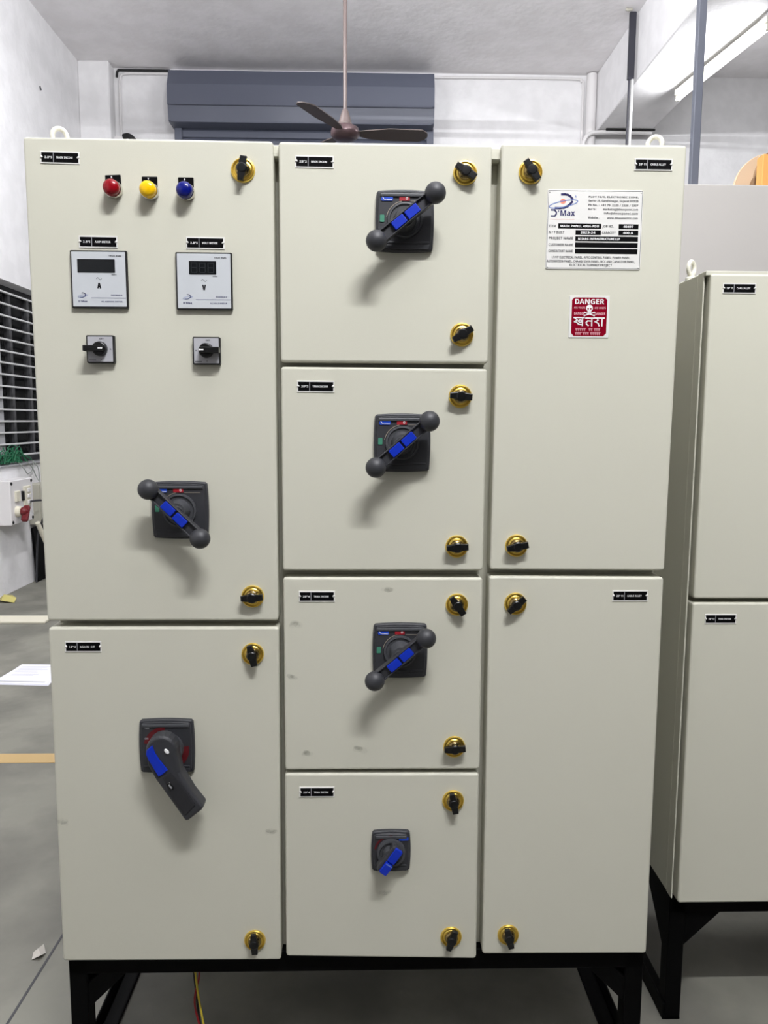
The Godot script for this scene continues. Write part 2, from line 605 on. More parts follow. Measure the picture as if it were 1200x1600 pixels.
# ============ room ============
func room():
	var st := mb()
	span(st, Vector3(-2.6, -0.2, -7.0), Vector3(8.2, 0.0, 10.2))
	var fl := struct("floor", [[st, M.concrete]])
	st = mb()
	box(st, Vector3(-0.9, 0.0008, -1.56), Vector3(2.4, 0.0016, 0.083))
	obj("floor_line", fl, [[st, M.yellow_line]]).set_meta("label", "yellow painted line on the concrete floor")
	st = mb()
	bar(st, Vector3(-0.2, 0.0005, -0.8), Vector3(-0.24, 0.0005, 0.9), 0.006, 0.001)
	obj("floor_joint", fl, [[st, M.charcoal]])
	st = mb()
	span(st, Vector3(-2.6, CEIL, -7.0), Vector3(8.2, CEIL + 0.2, 10.2))
	var ce := struct("ceiling", [[st, M.ceiling_plaster]])
	st = mb()
	span(st, Vector3(2.845, 4.18, BACK), Vector3(3.385, CEIL, 10.0), 0.008)
	obj("beam", ce, [[st, M.plaster]])
	# back wall with the shutter opening, its pilaster and pipes
	st = mb()
	span(st, Vector3(-2.6, 0, BACK - 0.23), Vector3(-1.2, CEIL, BACK))
	span(st, Vector3(1.17, 0, BACK - 0.23), Vector3(8.2, CEIL, BACK))
	span(st, Vector3(-1.2, 4.3, BACK - 0.23), Vector3(1.17, CEIL, BACK))
	var wb := struct("wall_back", [[st, M.plaster]])
	st = mb()
	span(st, Vector3(LEFT, 0, BACK), Vector3(-1.875, CEIL, -6.43), 0.01)
	obj("pilaster", wb, [[st, M.plaster]])
	st = mb()
	sweep(st, curve([Vector3(-1.82, 4.08, BACK + 0.015), Vector3(-1.82, 4.5, BACK + 0.015), Vector3(-1.81, 4.64, BACK + 0.015), Vector3(-1.76, 4.675, BACK + 0.015), Vector3(-1.6, 4.68, BACK + 0.015), Vector3(-1.33, 4.68, BACK + 0.015)]), 0.012)
	obj("conduit", wb, [[st, M.pvc]])
	st = mb()
	sweep(st, curve([Vector3(-1.845, 4.64, BACK + 0.02), Vector3(-1.83, 4.70, BACK + 0.02), Vector3(-1.76, 4.705, BACK + 0.02), Vector3(-1.33, 4.708, BACK + 0.02)]), 0.011)
	obj("cable", wb, [[st, M.black_cable]])
	st = mb()
	sweep(st, curve([Vector3(1.25, 4.685, BACK + 0.015), Vector3(2.0, 4.69, BACK + 0.015), Vector3(2.62, 4.69, BACK + 0.015), Vector3(2.70, 4.67, BACK + 0.015), Vector3(2.72, 4.6, BACK + 0.015), Vector3(2.72, 4.0, BACK + 0.015)]), 0.012)
	obj("conduit", wb, [[st, M.pvc]])
	st = mb()
	sweep(st, [Vector3(2.795, 4.72, BACK + 0.05), Vector3(2.795, 3.6, BACK + 0.05)], 0.05, 16)
	obj("downpipe", wb, [[st, M.pvc]])
	st = mb()
	sweep(st, curve([Vector3(2.70, 3.9, BACK + 0.13), Vector3(2.71, 4.05, BACK + 0.13), Vector3(2.76, 4.13, BACK + 0.13), Vector3(2.88, 4.155, BACK + 0.13), Vector3(3.38, 4.155, BACK + 0.13)]), 0.02)
	obj("conduit", wb, [[st, M.pvc]])
	st = mb()
	sweep(st, [Vector3(2.92, 4.172, BACK + 0.16), Vector3(3.40, 4.172, BACK + 0.16)], 0.011)
	obj("cable", wb, [[st, M.black_cable]])
	st = mb()
	box(st, Vector3(-1.84, 4.02, BACK + 0.03), Vector3(0.12, 0.13, 0.06), 0.008)
	obj("junction_box", wb, [[st, M.pvc]])
	st = mb()
	sweep(st, curve([Vector3(-1.79, 4.08, BACK + 0.05), Vector3(-1.74, 4.085, BACK + 0.06), Vector3(-1.69, 4.05, BACK + 0.06), Vector3(-1.67, 3.98, BACK + 0.06), Vector3(-1.67, 3.8, BACK + 0.06)]), 0.026)
	obj("cable", wb, [[st, M.black_cable]])
	# left wall with the window opening
	st = mb()
	span(st, Vector3(LEFT - 0.23, 0, -7.0), Vector3(LEFT, 0.985, 10.0))
	span(st, Vector3(LEFT - 0.23, 2.39, -7.0), Vector3(LEFT, CEIL, 10.0))
	span(st, Vector3(LEFT - 0.23, 0.985, -7.0), Vector3(LEFT, 2.39, -5.95))
	span(st, Vector3(LEFT - 0.23, 0.985, -3.6), Vector3(LEFT, 2.39, 10.0))
	var wl := struct("wall_left", [[st, M.plaster]])
	st = mb()
	sweep(st, [Vector3(LEFT + 0.004, 4.12, -5.52), Vector3(LEFT + 0.012, 4.09, -5.52)], 0.006)
	obj("wall_nail", wl, [[st, M.charcoal]])
	st = mb()
	span(st, Vector3(8.0, 0, -7.0), Vector3(8.2, CEIL, 10.2))
	struct("wall_right", [[st, M.dark_wall]])
	st = mb()
	span(st, Vector3(-2.6, 0, 10.0), Vector3(8.2, CEIL, 10.2))
	struct("wall_front", [[st, M.dark_wall]])


func shutter():
	# rolling shutter: box under the ceiling, curtain of slats and two guide rails
	var d := Node3D.new()
	d.name = "door_1"
	add_child(d)
	d.position = Vector3(0, 0, BACK)
	d.set_meta("kind", "structure")
	var prof := PackedVector2Array([Vector2(0.0, 4.66), Vector2(0.10, 4.66), Vector2(0.27, 4.61), Vector2(0.34, 4.46), Vector2(0.35, 4.28), Vector2(0.335, 4.272), Vector2(0.31, 4.145), Vector2(0.29, 4.135), Vector2(0.0, 4.135)])
	var st := mb()
	slab(st, prof, -1.225, 1.285, 0.0)
	obj("shutter_box", d, [[st, M.shutter_steel]], Vector3.ZERO, Basis(Vector3(0, 0, 1), Vector3(0, 1, 0), Vector3(-1, 0, 0)))
	st = mb()
	box(st, Vector3(-0.03, 4.275, 0.352), Vector3(2.47, 0.008, 0.008), 0.002)
	box(st, Vector3(-0.03, 4.14, 0.302), Vector3(2.46, 0.016, 0.016), 0.003)
	obj("shutter_seam", d, [[st, M.shutter_steel]])
	for k in 8:
		st = mb()
		var y := 4.14 - 0.085 * k
		slab(st, PackedVector2Array([Vector2(0.0, y - 0.083), Vector2(0.02, y - 0.083), Vector2(0.028, y - 0.078), Vector2(0.028, y - 0.025), Vector2(0.012, y), Vector2(0.0, y)]), -1.17, 1.2, 0.0)
		obj("shutter_slat", d, [[st, M.shutter_steel]], Vector3(0, 0, 0.1), Basis(Vector3(0, 0, 1), Vector3(0, 1, 0), Vector3(-1, 0, 0)))
	st = mb()
	span(st, Vector3(-1.2, 0, 0.1), Vector3(1.17, 3.46, 0.12))
	for k in 38:
		box(st, Vector3(-0.015, 3.42 - 0.09 * k, 0.122), Vector3(2.36, 0.06, 0.012), 0.004)
	obj("curtain", d, [[st, M.shutter_steel]])
	for s in [-1.235, 1.2]:
		st = mb()
		box(st, Vector3(s, 2.08, 0.1), Vector3(0.07, 4.16, 0.1), 0.006)
		obj("guide_rail", d, [[st, M.shutter_steel]])


func window():
	var w := Node3D.new()
	w.name = "window_1"
	add_child(w)
	w.position = Vector3(LEFT, 0.985, -4.775)
	w.set_meta("kind", "structure")
	var x0 := -0.16
	var hz := 1.175
	var h := 1.405
	var st := mb()
	for s in [-1, 1]:
		box(st, Vector3(x0, h / 2, s * (hz - 0.025)), Vector3(0.07, h, 0.05), 0.004)
	box(st, Vector3(x0, 0.025, 0), Vector3(0.07, 0.05, 2 * hz), 0.004)
	box(st, Vector3(x0, h - 0.025, 0), Vector3(0.07, 0.05, 2 * hz), 0.004)
	obj("frame", w, [[st, M.window_dark]])
	for z in [-0.62, -0.28, 0.52]:
		st = mb()
		box(st, Vector3(x0, h / 2, z), Vector3(0.05, h - 0.1, 0.045), 0.004)
		obj("stile", w, [[st, M.stile_steel]])
	var edges := [-hz + 0.05, -0.62, -0.28, 0.52, hz - 0.05]
	for k in 4:
		st = mb()
		span(st, Vector3(x0 - 0.003, 0.05, edges[k] + 0.02), Vector3(x0 + 0.003, h - 0.05, edges[k + 1] - 0.02))
		obj("pane", w, [[st, M.glass]])
	st = mb()
	box(st, Vector3(-0.05, h / 2, 0.18), Vector3(0.03, h, 0.095), 0.004)
	obj("grille_post", w, [[st, M.window_steel]])
	for k in 15:
		st = mb()
		box(st, Vector3(-0.028, 0.068 + 0.0895 * k, 0), Vector3(0.022, 0.013, 2 * hz), 0.002)
		obj("grille_bar", w, [[st, M.grille]])
	st = mb()
	box(st, Vector3(-0.105, -0.004, 0), Vector3(0.25, 0.012, 2 * hz), 0.003)
	obj("sill", w, [[st, M.window_steel]])


# ============ fittings of the panels ============
func door(p: Node3D, c: Array, z := 0.0) -> MeshInstance3D:   # four corners in millimetres from the top left, clockwise
	var poly := PackedVector2Array()
	var mid := Vector2.ZERO
	for q in c:
		mid += Vector2(q[0], q[1]) * 0.00025
	for k in [3, 2, 1, 0]:   # counter-clockwise from the bottom left, corners rounded
		var q := Vector2(c[k][0], c[k][1]) * 0.001 - mid
		var s := Vector2(sign(q.x), sign(q.y)) * 0.0065
		var a := q - Vector2(0, s.y)
		var b := q - Vector2(s.x, 0)
		if s.x * s.y < 0.0:
			var t := a
			a = b
			b = t
		# first corner comes in along one side and leaves along the other
		for i in 4:
			var u := i / 3.0
			poly.append(a.lerp(q, u).lerp(q.lerp(b, u), u))
	var st := mb()
	slab(st, poly, -0.038, 0.0, 0.0045, 4)
	return obj("door", p, [[st, M.paint]], Vector3(mid.x, mid.y, z) - p.position)


func smudges(dr: Node3D, spots: Array):   # faint handling marks rubbed into the paint
	var pp: Node3D = dr.get_parent()
	for q in spots:
		var st := mb()
		for k in 5:
			var o := Vector2(rng.randf_range(-0.007, 0.007), rng.randf_range(-0.003, 0.003))
			patch(st, turned(disc(rng.randf_range(0.006, 0.010), 14, Vector2.ZERO, rng.randf_range(0.3, 0.7)), rng.randf_range(-0.7, 0.7), o), 0.0002 + 0.00008 * k)
		obj("stain", dr, [[st, M.smudge]], Vector3(q[0], q[1], 0.0) * 0.001 - pp.position - dr.position)


func nameplate(dr: Node3D, x: float, y: float, code: String, title: String, z := 0.0, tilt := 0.0):
	var w := 0.0665
	var h := 0.0205
	var a := mb()
	slab(a, rect(w, h), 0.0, 0.0012, 0.0003, 1)
	for s in [-1, 1]:
		ball(a, Vector3(s * 0.0312, 0.0006, 0.0016), 0.0021, 0.6, 12)
	var b := mb()
	slab(b, PackedVector2Array([Vector2(-0.0312, -0.0079), Vector2(0.0312, -0.0079), Vector2(0.0312, -0.0022), Vector2(0.0282, 0.0004), Vector2(0.0312, 0.0032), Vector2(0.0312, 0.0079), Vector2(-0.0312, 0.0079), Vector2(-0.0312, 0.0032), Vector2(-0.0282, 0.0004), Vector2(-0.0312, -0.0022)]), 0.001, 0.0015)
	var t := mb()
	stroke(t, [Vector2(-0.0108, -0.0075), Vector2(-0.0108, 0.0075)], 0.0011, 0.0016)
	var l := mb()
	letters(l, code, Vector3(-0.0195, 0, 0.0016), 0.0036, 0.0125)
	letters(l, title, Vector3(0.0080, 0, 0.0016), 0.0034, 0.027)
	var pp: Node3D = dr.get_parent()
	obj("nameplate", dr, [[a, M.plate_metal], [b, M.label_black], [t, M.grey_print], [l, M.white_print]], Vector3(x, y, z) - pp.position - dr.position, Basis(Vector3(0, 0, 1), deg_to_rad(tilt)))


var latch_meshes := []
func latch(p: Node3D, x: float, y: float, deg: float):
	if latch_meshes.is_empty():
		var st := mb()
		lathe(st, [[0.0, 0.0], [0.0208, 0.0], [0.0208, 0.002], [0.0198, 0.0042], [0.0183, 0.0046], [0.0172, 0.0030], [0.0162, 0.0028], [0.0148, 0.0040], [0.0128, 0.0048]], 40)
		var boss := mb()
		lathe(boss, [[0.0130, 0.0046], [0.0128, 0.0050, 1], [0.0126, 0.0066, 1], [0.0112, 0.0088, 1], [0.0088, 0.0102, 1], [0.0, 0.0108, 1]], 40)
		var m := ArrayMesh.new()
		for q in [[st, M.brass], [boss, M.polished]]:
			q[0].generate_normals()
			q[0].set_material(q[1])
			q[0].commit(m)
		st = mb()
		lathe(st, [[0.0092, 0.008], [0.0092, 0.0165], [0.0070, 0.0182], [0.0, 0.0186]], 24)
		slab(st, PackedVector2Array([Vector2(-0.0200, -0.0046), Vector2(-0.0085, -0.0066), Vector2(0.0085, -0.0066), Vector2(0.0200, -0.0056), Vector2(0.0200, 0.0056), Vector2(0.0085, 0.0066), Vector2(-0.0085, 0.0066), Vector2(-0.0200, 0.0046)]), 0.0095, 0.0172, 0.0015, 2)
		var m2 := ArrayMesh.new()
		st.generate_normals()
		st.set_material(M.black_plastic)
		st.commit(m2)
		latch_meshes = [m, m2]
	var o := put("latch", p, latch_meshes[0], Vector3(x, y, 0) - p.position)
	put("wing_key", o, latch_meshes[1], Vector3.ZERO, Basis(Vector3(0, 0, 1), deg_to_rad(deg)))


func base_plate(w: float, h: float, th: float) -> Array:
	var st := mb()
	slab(st, barrel(w, h, 0.0022), 0.0, th - 0.004, 0.003, 3, true)
	slab(st, barrel(w - 0.008, h - 0.008, 0.002), th - 0.005, th - 0.001, 0.001, 1, true)
	var lip := mb()
	slab(lip, rect(w - 0.012, 0.0055, 0.001, 2, Vector2(0, h / 2 - 0.0085)), th - 0.003, th + 0.0015, 0.0012, 2)
	var low := mb()
	slab(low, rect(w - 0.012, 0.004, 0.001, 2, Vector2(0, -h / 2 + 0.0130)), th - 0.003, th + 0.0005, 0.001, 2)
	slab(low, rect(w - 0.012, 0.008, 0.001, 2, Vector2(0, -h / 2 + 0.0060)), th - 0.003, th - 0.0002, 0.001, 2)
	return [[st, M.charcoal], [lip, M.charcoal_light], [low, M.charcoal]]


func arc(r: float, a0: float, a1: float, n := 16, c := Vector2.ZERO) -> Array:
	var p := []
	for i in n + 1:
		var a: float = deg_to_rad(lerp(a0, a1, float(i) / n))
		p.append(c + Vector2(cos(a), sin(a)) * r)
	return p


func band(st: SurfaceTool, r0: float, r1: float, a0: float, a1: float, z: float, c := Vector2.ZERO):
	var p := arc(r0, a0, a1, 20, c)
	var q := arc(r1, a0, a1, 20, c)
	for i in 20:
		quad(st, v3(p[i], z), v3(q[i], z), v3(q[i + 1], z), v3(p[i + 1], z))


func rotary_handle(p: Node3D, x: float, y: float, deg: float, half: float, mid: Vector2, label: String):
	var w := 0.0975
	var th := 0.0125
	var parts := base_plate(w, 0.1005, th)
	var blue := mb()
	patch(blue, rect(0.020, 0.0085, 0.0015, 2, Vector2(-0.031, 0.0365)), th + 0.0002)
	var white := mb()
	stroke(white, [Vector2(-0.0385, 0.038), Vector2(-0.036, 0.0345), Vector2(-0.033, 0.0338), Vector2(-0.023, 0.0338)], 0.0011, th + 0.0004)
	letters(white, "O", Vector3(0.003, 0.0365, th + 0.0004), 0.0042)
	var red := mb()
	patch(red, rect(0.018, 0.0075, 0.0, 2, Vector2(-0.001, 0.0362)), th + 0.0002)
	var green := mb()
	patch(green, rect(0.0075, 0.012, 0.001, 2, Vector2(-0.0395, 0.003)), th + 0.0002)
	var tan_ := mb()
	band(tan_, 0.0318, 0.0328, 100.0, 170.0, th + 0.0002)
	stroke(tan_, [Vector2(0.010, 0.0322), Vector2(0.038, 0.0322)], 0.0007, th + 0.0002)
	parts.append_array([[blue, M.blue_print], [white, M.white_print], [red, M.red_print], [green, M.green_print], [tan_, M.tan_print]])
	var o := obj("rotary_handle", p, parts, Vector3(x, y, 0) - p.position)
	o.set_meta("label", label)
	var st := mb()
	lathe(st, [[0.0, th - 0.002], [0.0305, th - 0.002], [0.0300, th + 0.0035], [0.0270, th + 0.0040], [0.0255, th + 0.0015], [0.0205, th + 0.0015], [0.0185, th + 0.008], [0.0160, 0.040], [0.0, 0.040]], 40)
	obj("dial", o, [[st, M.charcoal_light]])
	var b := Basis(Vector3(0, 0, 1), deg_to_rad(deg))
	var c := v3(mid, 0.0)
	st = mb()
	slab(st, rect(half * 2.0 - 0.012, 0.0205, 0.002, 2), 0.036, 0.050, 0.0015, 2)
	for s in [-1, 1]:
		slab(st, rect(half * 2.0 - 0.014, 0.0024, 0.0006, 2, Vector2(0, s * 0.0092)), 0.045, 0.0548, 0.0007, 1)
	slab(st, disc(0.0135, 28), 0.030, 0.0425, 0.001, 1, true)
	obj("lever", o, [[st, M.charcoal]], c, b)
	for s in [-1, 1]:
		st = mb()
		ball(st, Vector3.ZERO, 0.0180, 0.92, 28)
		obj("lever_knob", o, [[st, M.charcoal]], c + b * Vector3(s * half, 0, 0.0525))
		st = mb()
		slab(st, rect(0.0245, 0.0150, 0.0012, 2), 0.0, 0.0060 if s > 0 else 0.0072, 0.001, 2)
		obj("lock_tab", o, [[st, M.blue_plastic]], c + b * Vector3(s * 0.0142, 0, 0.0495), b)
	return o


func breaker_handle(p: Node3D):
	var th := 0.0125
	var parts := base_plate(0.0985, 0.1010, th)
	var red := mb()
	band(red, 0.036, 0.0445, 95.0, 165.0, th + 0.0003, Vector2(2, -3) * 0.001)
	band(red, 0.030, 0.041, -48.0, 8.0, th + 0.0003, Vector2(2, -3) * 0.001)
	var white := mb()
	letters(white, "ON", Vector3(-0.0355, 0.0175, th + 0.0005), 0.0035)
	letters(white, "TRIP", Vector3(-0.034, 0.0375, th + 0.0005), 0.003)
	parts.append_array([[red, M.dark_red_print], [white, M.grey_print]])
	var o := obj("breaker_handle", p, parts, Vector3(0.2135, 0.7365, 0) - p.position)
	o.set_meta("label", "charcoal breaker handle with one long lever hanging down to the right")
	var st := mb()
	lathe(st, [[0.0, th - 0.002], [0.0300, th - 0.002], [0.0295, th + 0.012], [0.0250, th + 0.0135], [0.0235, th + 0.010], [0.0, th + 0.010]], 44, Transform3D(Basis(), Vector3(0.003, -0.002, 0)))
	obj("dial", o, [[st, M.charcoal_light]])
	# lever: a rounded head over the dial and a long straight grip
	var poly := PackedVector2Array()
	for i in 13:
		var a := deg_to_rad(lerp(-10.0, 205.0, i / 12.0))
		poly.append(Vector2(0.0015, 0.0105) + Vector2(cos(a), sin(a)) * 0.0285)
	poly.append_array(PackedVector2Array([Vector2(-0.0235, -0.016), Vector2(-0.0095, -0.0445), Vector2(0.017, -0.085), Vector2(0.0395, -0.1205), Vector2(0.0425, -0.1235), Vector2(0.0475, -0.1226), Vector2(0.0715, -0.1030), Vector2(0.0745, -0.0985), Vector2(0.0740, -0.0940), Vector2(0.0555, -0.0684), Vector2(0.0350, -0.0300)]))
	st = mb()
	slab(st, poly, 0.026, 0.054, 0.006, 4, false)
	obj("lever", o, [[st, M.charcoal]])
	st = mb()
	slab(st, PackedVector2Array([Vector2(0.004, -0.038), Vector2(0.020, -0.028), Vector2(0.036, -0.050), Vector2(0.062, -0.092), Vector2(0.043, -0.112), Vector2(0.022, -0.084)]), 0.053, 0.056, 0.002, 2)
	obj("grip_pad", o, [[st, M.charcoal_dark]])
	st = mb()
	slab(st, PackedVector2Array([Vector2(0.0, -0.0060), Vector2(-0.0086, 0.0077), Vector2(-0.0133, 0.0226), Vector2(-0.0233, 0.0140), Vector2(-0.0248, 0.0064), Vector2(-0.0206, -0.0045), Vector2(-0.0034, -0.0361), Vector2(0.0045, -0.0320), Vector2(0.0131, -0.0239)]), 0.050, 0.0575, 0.0015, 2)
	obj("lock_tab", o, [[st, M.blue_plastic]])
	st = mb()
	slab(st, turned(disc(0.0055, 20, Vector2.ZERO, 0.6), deg_to_rad(-50), Vector2(0.0122, 0.011)), 0.053, 0.0562, 0.001, 2, true)
	obj("indicator", o, [[st, M.white_print]])
	st = mb()
	slab(st, turned(rect(0.0165, 0.0085, 0.0035, 4), deg_to_rad(-52), Vector2(0.0174, -0.0548)), 0.054, 0.0568, 0.0008, 1)
	var wh := mb()
	patch(wh, turned(rect(0.0085, 0.003), deg_to_rad(-52), Vector2(0.0174, -0.0548)), 0.0570)
	obj("lock_slot", o, [[st, M.black_plastic], [wh, M.grey_print]])


func small_switch(p: Node3D):
	var th := 0.012
	var parts := base_plate(0.0715, 0.0790, th)
	var red := mb()
	band(red, 0.029, 0.0325, 85.0, 170.0, th + 0.0003, Vector2(0, 0.002))
	var blue := mb()
	patch(blue, rect(0.018, 0.0065, 0.001, 2, Vector2(0.024, 0.0275)), th + 0.0004)
	parts.append_array([[red, M.dark_red_print], [blue, M.blue_print]])
	var o := obj("small_switch", p, parts, Vector3(0.6345, 0.524, 0) - p.position)
	o.set_meta("label", "small square charcoal switch with a slanted blue lever")
	var st := mb()
	lathe(st, [[0.0, th - 0.002], [0.0275, th - 0.002], [0.0270, th + 0.006], [0.0225, th + 0.007], [0.0205, th + 0.003], [0.0160, th + 0.003], [0.0145, 0.030], [0.0, 0.030]], 40, Transform3D(Basis(), Vector3(0.0, 0.001, 0)))
	obj("dial", o, [[st, M.charcoal_light]])
	var a := Vector2(0.0138, 0.0165)
	var b := Vector2(-0.0168, -0.0270)
	var m := (a + b) * 0.5
	var ang := (a - b).angle()
	st = mb()
	slab(st, turned(rect(0.057, 0.0225, 0.004, 3), ang, m + Vector2(-0.002, 0.001)), 0.014, 0.034, 0.003, 2)
	obj("lever", o, [[st, M.charcoal]])
	st = mb()
	slab(st, turned(rect(0.0290, 0.0155, 0.002, 2, Vector2(0.0140, 0)), ang, m), 0.032, 0.038, 0.001, 2)
	slab(st, turned(rect(0.0235, 0.0155, 0.002, 2, Vector2(-0.0150, 0)), ang, m), 0.032, 0.040, 0.001, 2)
	slab(st, turned(rect(0.052, 0.0135, 0.002, 2), ang, m), 0.032, 0.0345, 0.001, 1)
	var wh := mb()
	patch(wh, turned(rect(0.0022, 0.0125, 0.0, 2, Vector2(-0.0055, 0)), ang, m), 0.0402)
	obj("lock_tab", o, [[st, M.blue_plastic], [wh, M.sky_ink]])


func logo(dark: SurfaceTool, pale: SurfaceTool, warm: SurfaceTool, c: Vector2, s: float, z: float):   # two dark bows, a pale ring and a disc between
	var up := []
	for q in [[-0.10, 0.83], [0.25, 0.84], [0.62, 0.78], [0.92, 0.62], [1.19, 0.34]]:
		up.append(c + Vector2(q[0], q[1]) * s)
	var dn := []
	for q in [[-0.82, -0.80], [-0.30, -0.80], [0.20, -0.74], [0.65, -0.55], [0.95, -0.30], [1.17, -0.05]]:
		dn.append(c + Vector2(q[0], q[1]) * s)
	stroke(dark, up, 0.26 * s, z)
	stroke(dark, dn, 0.27 * s, z)
	var ring := []
	for i in 29:
		var a := deg_to_rad(8.0 + 344.0 * i / 28.0)
		ring.append(c + (Vector2(cos(a) * 1.80, sin(a) * 0.36)).rotated(0.2) * s + Vector2(0.12, -0.30) * s)
	stroke(pale, ring, 0.09 * s, z + 0.0001)
	patch(warm, disc(0.36 * s, 20, c + Vector2(0.05, 0.0) * s, 0.85), z - 0.0001)


func meter(p: Node3D, x: float, y: float, kind: String, label: String):
	var st := mb()
	slab(st, rect(0.0975, 0.0975, 0.0015, 2), 0.0, 0.0065, 0.0008, 1)
	var o := obj("panel_meter", p, [[st, M.black_print]], Vector3(x, y, 0) - p.position)
	o.set_meta("label", label)
	var f := mb()
	slab(f, rect(0.0925, 0.0925, 0.001, 2), 0.005, 0.0069, 0.0003, 1)
	var k := mb()
	var nav := mb()
	var z := 0.0071
	letters(k, "TRUE RMS", Vector3(0.0395, 0.0395, z), 0.0024, 0.0215, 1)
	for dx in [-0.0006, 0.0, 0.0006]:
		letters(k, kind, Vector3(dx, -0.0108, z), 0.0095, 0.0058)
	var wave := []
	for i in 13:
		wave.append(Vector2(-0.0045 + 0.009 * i / 12.0, 0.0010 + 0.0018 * sin(TAU * i / 12.0)))
	stroke(k, wave, 0.0007, z)
	letters(k, "AMPS" if kind == "A" else "VAC", Vector3(0.0262 if kind == "A" else 0.0195, 0.0080, z), 0.0021, 0.0088)
	letters(nav, "DIGIMAX-" + kind, Vector3(0.0395, -0.0268, z), 0.0026, 0.0195, 1)
	stroke(nav, [Vector2(-0.0145, -0.0318), Vector2(0.0455, -0.0318)], 0.0007, z)
	letters(nav, "AC AMPERE METER" if kind == "A" else "AC VOLT METER", Vector3(0.0395, -0.0378, z), 0.0022, 0.037 if kind == "A" else 0.030, 1)
	var pale := mb()
	var warm := mb()
	logo(nav, pale, warm, Vector2(-0.0295, -0.0270), 0.0046, z)
	letters(nav, "D'Max", Vector3(-0.0290, -0.0375, z), 0.0032, 0.0155)
	obj("faceplate", o, [[f, M.meter_face], [k, M.ink], [nav, M.navy_ink], [pale, M.sky_ink], [warm, M.meter_face]])
	var d := mb()
	var w := 0.0645 if kind == "A" else 0.0470
	var dx := -0.0040 if kind == "A" else -0.0020
	slab(d, rect(w, 0.0225, 0.0008, 2), 0.006, 0.0076, 0.0003, 1)
	var seg := mb()
	if kind == "V":
		for n in 3:
			var c := Vector2((n - 1) * 0.0145, 0.0)
			for q in [[-0.004, 0.008, 0.004, 0.008], [-0.004, 0.0, 0.004, 0.0], [-0.004, -0.008, 0.004, -0.008], [-0.0048, 0.007, -0.0048, 0.001], [0.0048, 0.007, 0.0048, 0.001], [-0.0048, -0.001, -0.0048, -0.007], [0.0048, -0.001, 0.0048, -0.007]]:
				stroke(seg, [c + Vector2(q[0], q[1]), c + Vector2(q[2], q[3])], 0.0011, 0.0078)
	var surfaces := [[d, M.display]]
	if kind == "V":
		surfaces.append([seg, M.segment])
	obj("display", o, surfaces, Vector3(dx, 0.0225, 0))


func selector(p: Node3D, x: float, y: float, deg: float, label: String):
	var st := mb()
	slab(st, rect(0.0480, 0.0480, 0.002, 2), 0.0, 0.0095, 0.0008, 1)
	var o := obj("selector_switch", p, [[st, M.black_print]], Vector3(x, y, 0) - p.position)
	o.set_meta("label", label)
	var f := mb()
	slab(f, rect(0.0435, 0.0435, 0.001, 2), 0.008, 0.0099, 0.0003, 1)
	var k := mb()
	letters(k, "OFF", Vector3(0.003, 0.0180, 0.0101), 0.0030)
	letters(k, "B" if deg < 90.0 else "R", Vector3(-0.0180 if deg < 90.0 else 0.0180, 0.0, 0.0101), 0.0026)
	letters(k, "Y", Vector3(0.001, -0.0180, 0.0101), 0.0026)
	stroke(k, [Vector2(-0.0195, -0.0190), Vector2(-0.0085, -0.0190)], 0.0014, 0.0101)
	obj("faceplate", o, [[f, M.selector_face], [k, M.ink]])
	var kn := mb()
	lathe(kn, [[0.0, 0.009], [0.0130, 0.009], [0.0128, 0.014], [0.0118, 0.0185], [0.0105, 0.0195], [0.0, 0.0195]], 32)
	slab(kn, rect(0.0340, 0.0100, 0.001, 2, Vector2(0.0078, 0)), 0.011, 0.0275, 0.0012, 2)
	var ar := mb()
	patch(ar, PackedVector2Array([Vector2(-0.0100, 0.0), Vector2(-0.0070, -0.0022), Vector2(-0.0070, -0.0010), Vector2(-0.0015, -0.0012), Vector2(-0.0015, 0.0012), Vector2(-0.0070, 0.0010), Vector2(-0.0070, 0.0022)]), 0.0277)
	obj("knob", o, [[kn, M.black_plastic], [ar, M.white_print]], Vector3(0, 0.0005, 0), Basis(Vector3(0, 0, 1), deg_to_rad(deg)))


func pilot_lamp(p: Node3D, x: float, y: float, letter: String, lens: String, label: String, tilt: float):
	var st := mb()
	slab(st, rect(0.0265, 0.0320, 0.0008, 2, Vector2(0.001, 0.0025)), 0.0, 0.0014, 0.0003, 1)
	var t := mb()
	letters(t, letter, Vector3(-0.001, 0.0148, 0.0016), 0.0034)
	var o := obj("pilot_lamp", p, [[st, M.label_black], [t, M.white_print]], Vector3(x, y, 0) - p.position, Basis(Vector3(0, 0, 1), deg_to_rad(tilt)))
	o.set_meta("label", label)
	st = mb()
	lathe(st, [[0.0, 0.0012], [0.0150, 0.0012], [0.0152, 0.008], [0.0146, 0.010], [0.0132, 0.0102], [0.0, 0.0102]], 36)
	obj("ring", o, [[st, M.chrome]], Vector3(0.0015, -0.0065, 0))
	st = mb()
	lathe(st, [[0.0135, 0.009], [0.0140, 0.016], [0.0139, 0.018, 1], [0.0130, 0.0215, 1], [0.0105, 0.0242, 1], [0.006, 0.0258, 1], [0.0, 0.0263, 1]], 36)
	obj("lens", o, [[st, M[lens]]], Vector3(0.0015, -0.0065, 0))


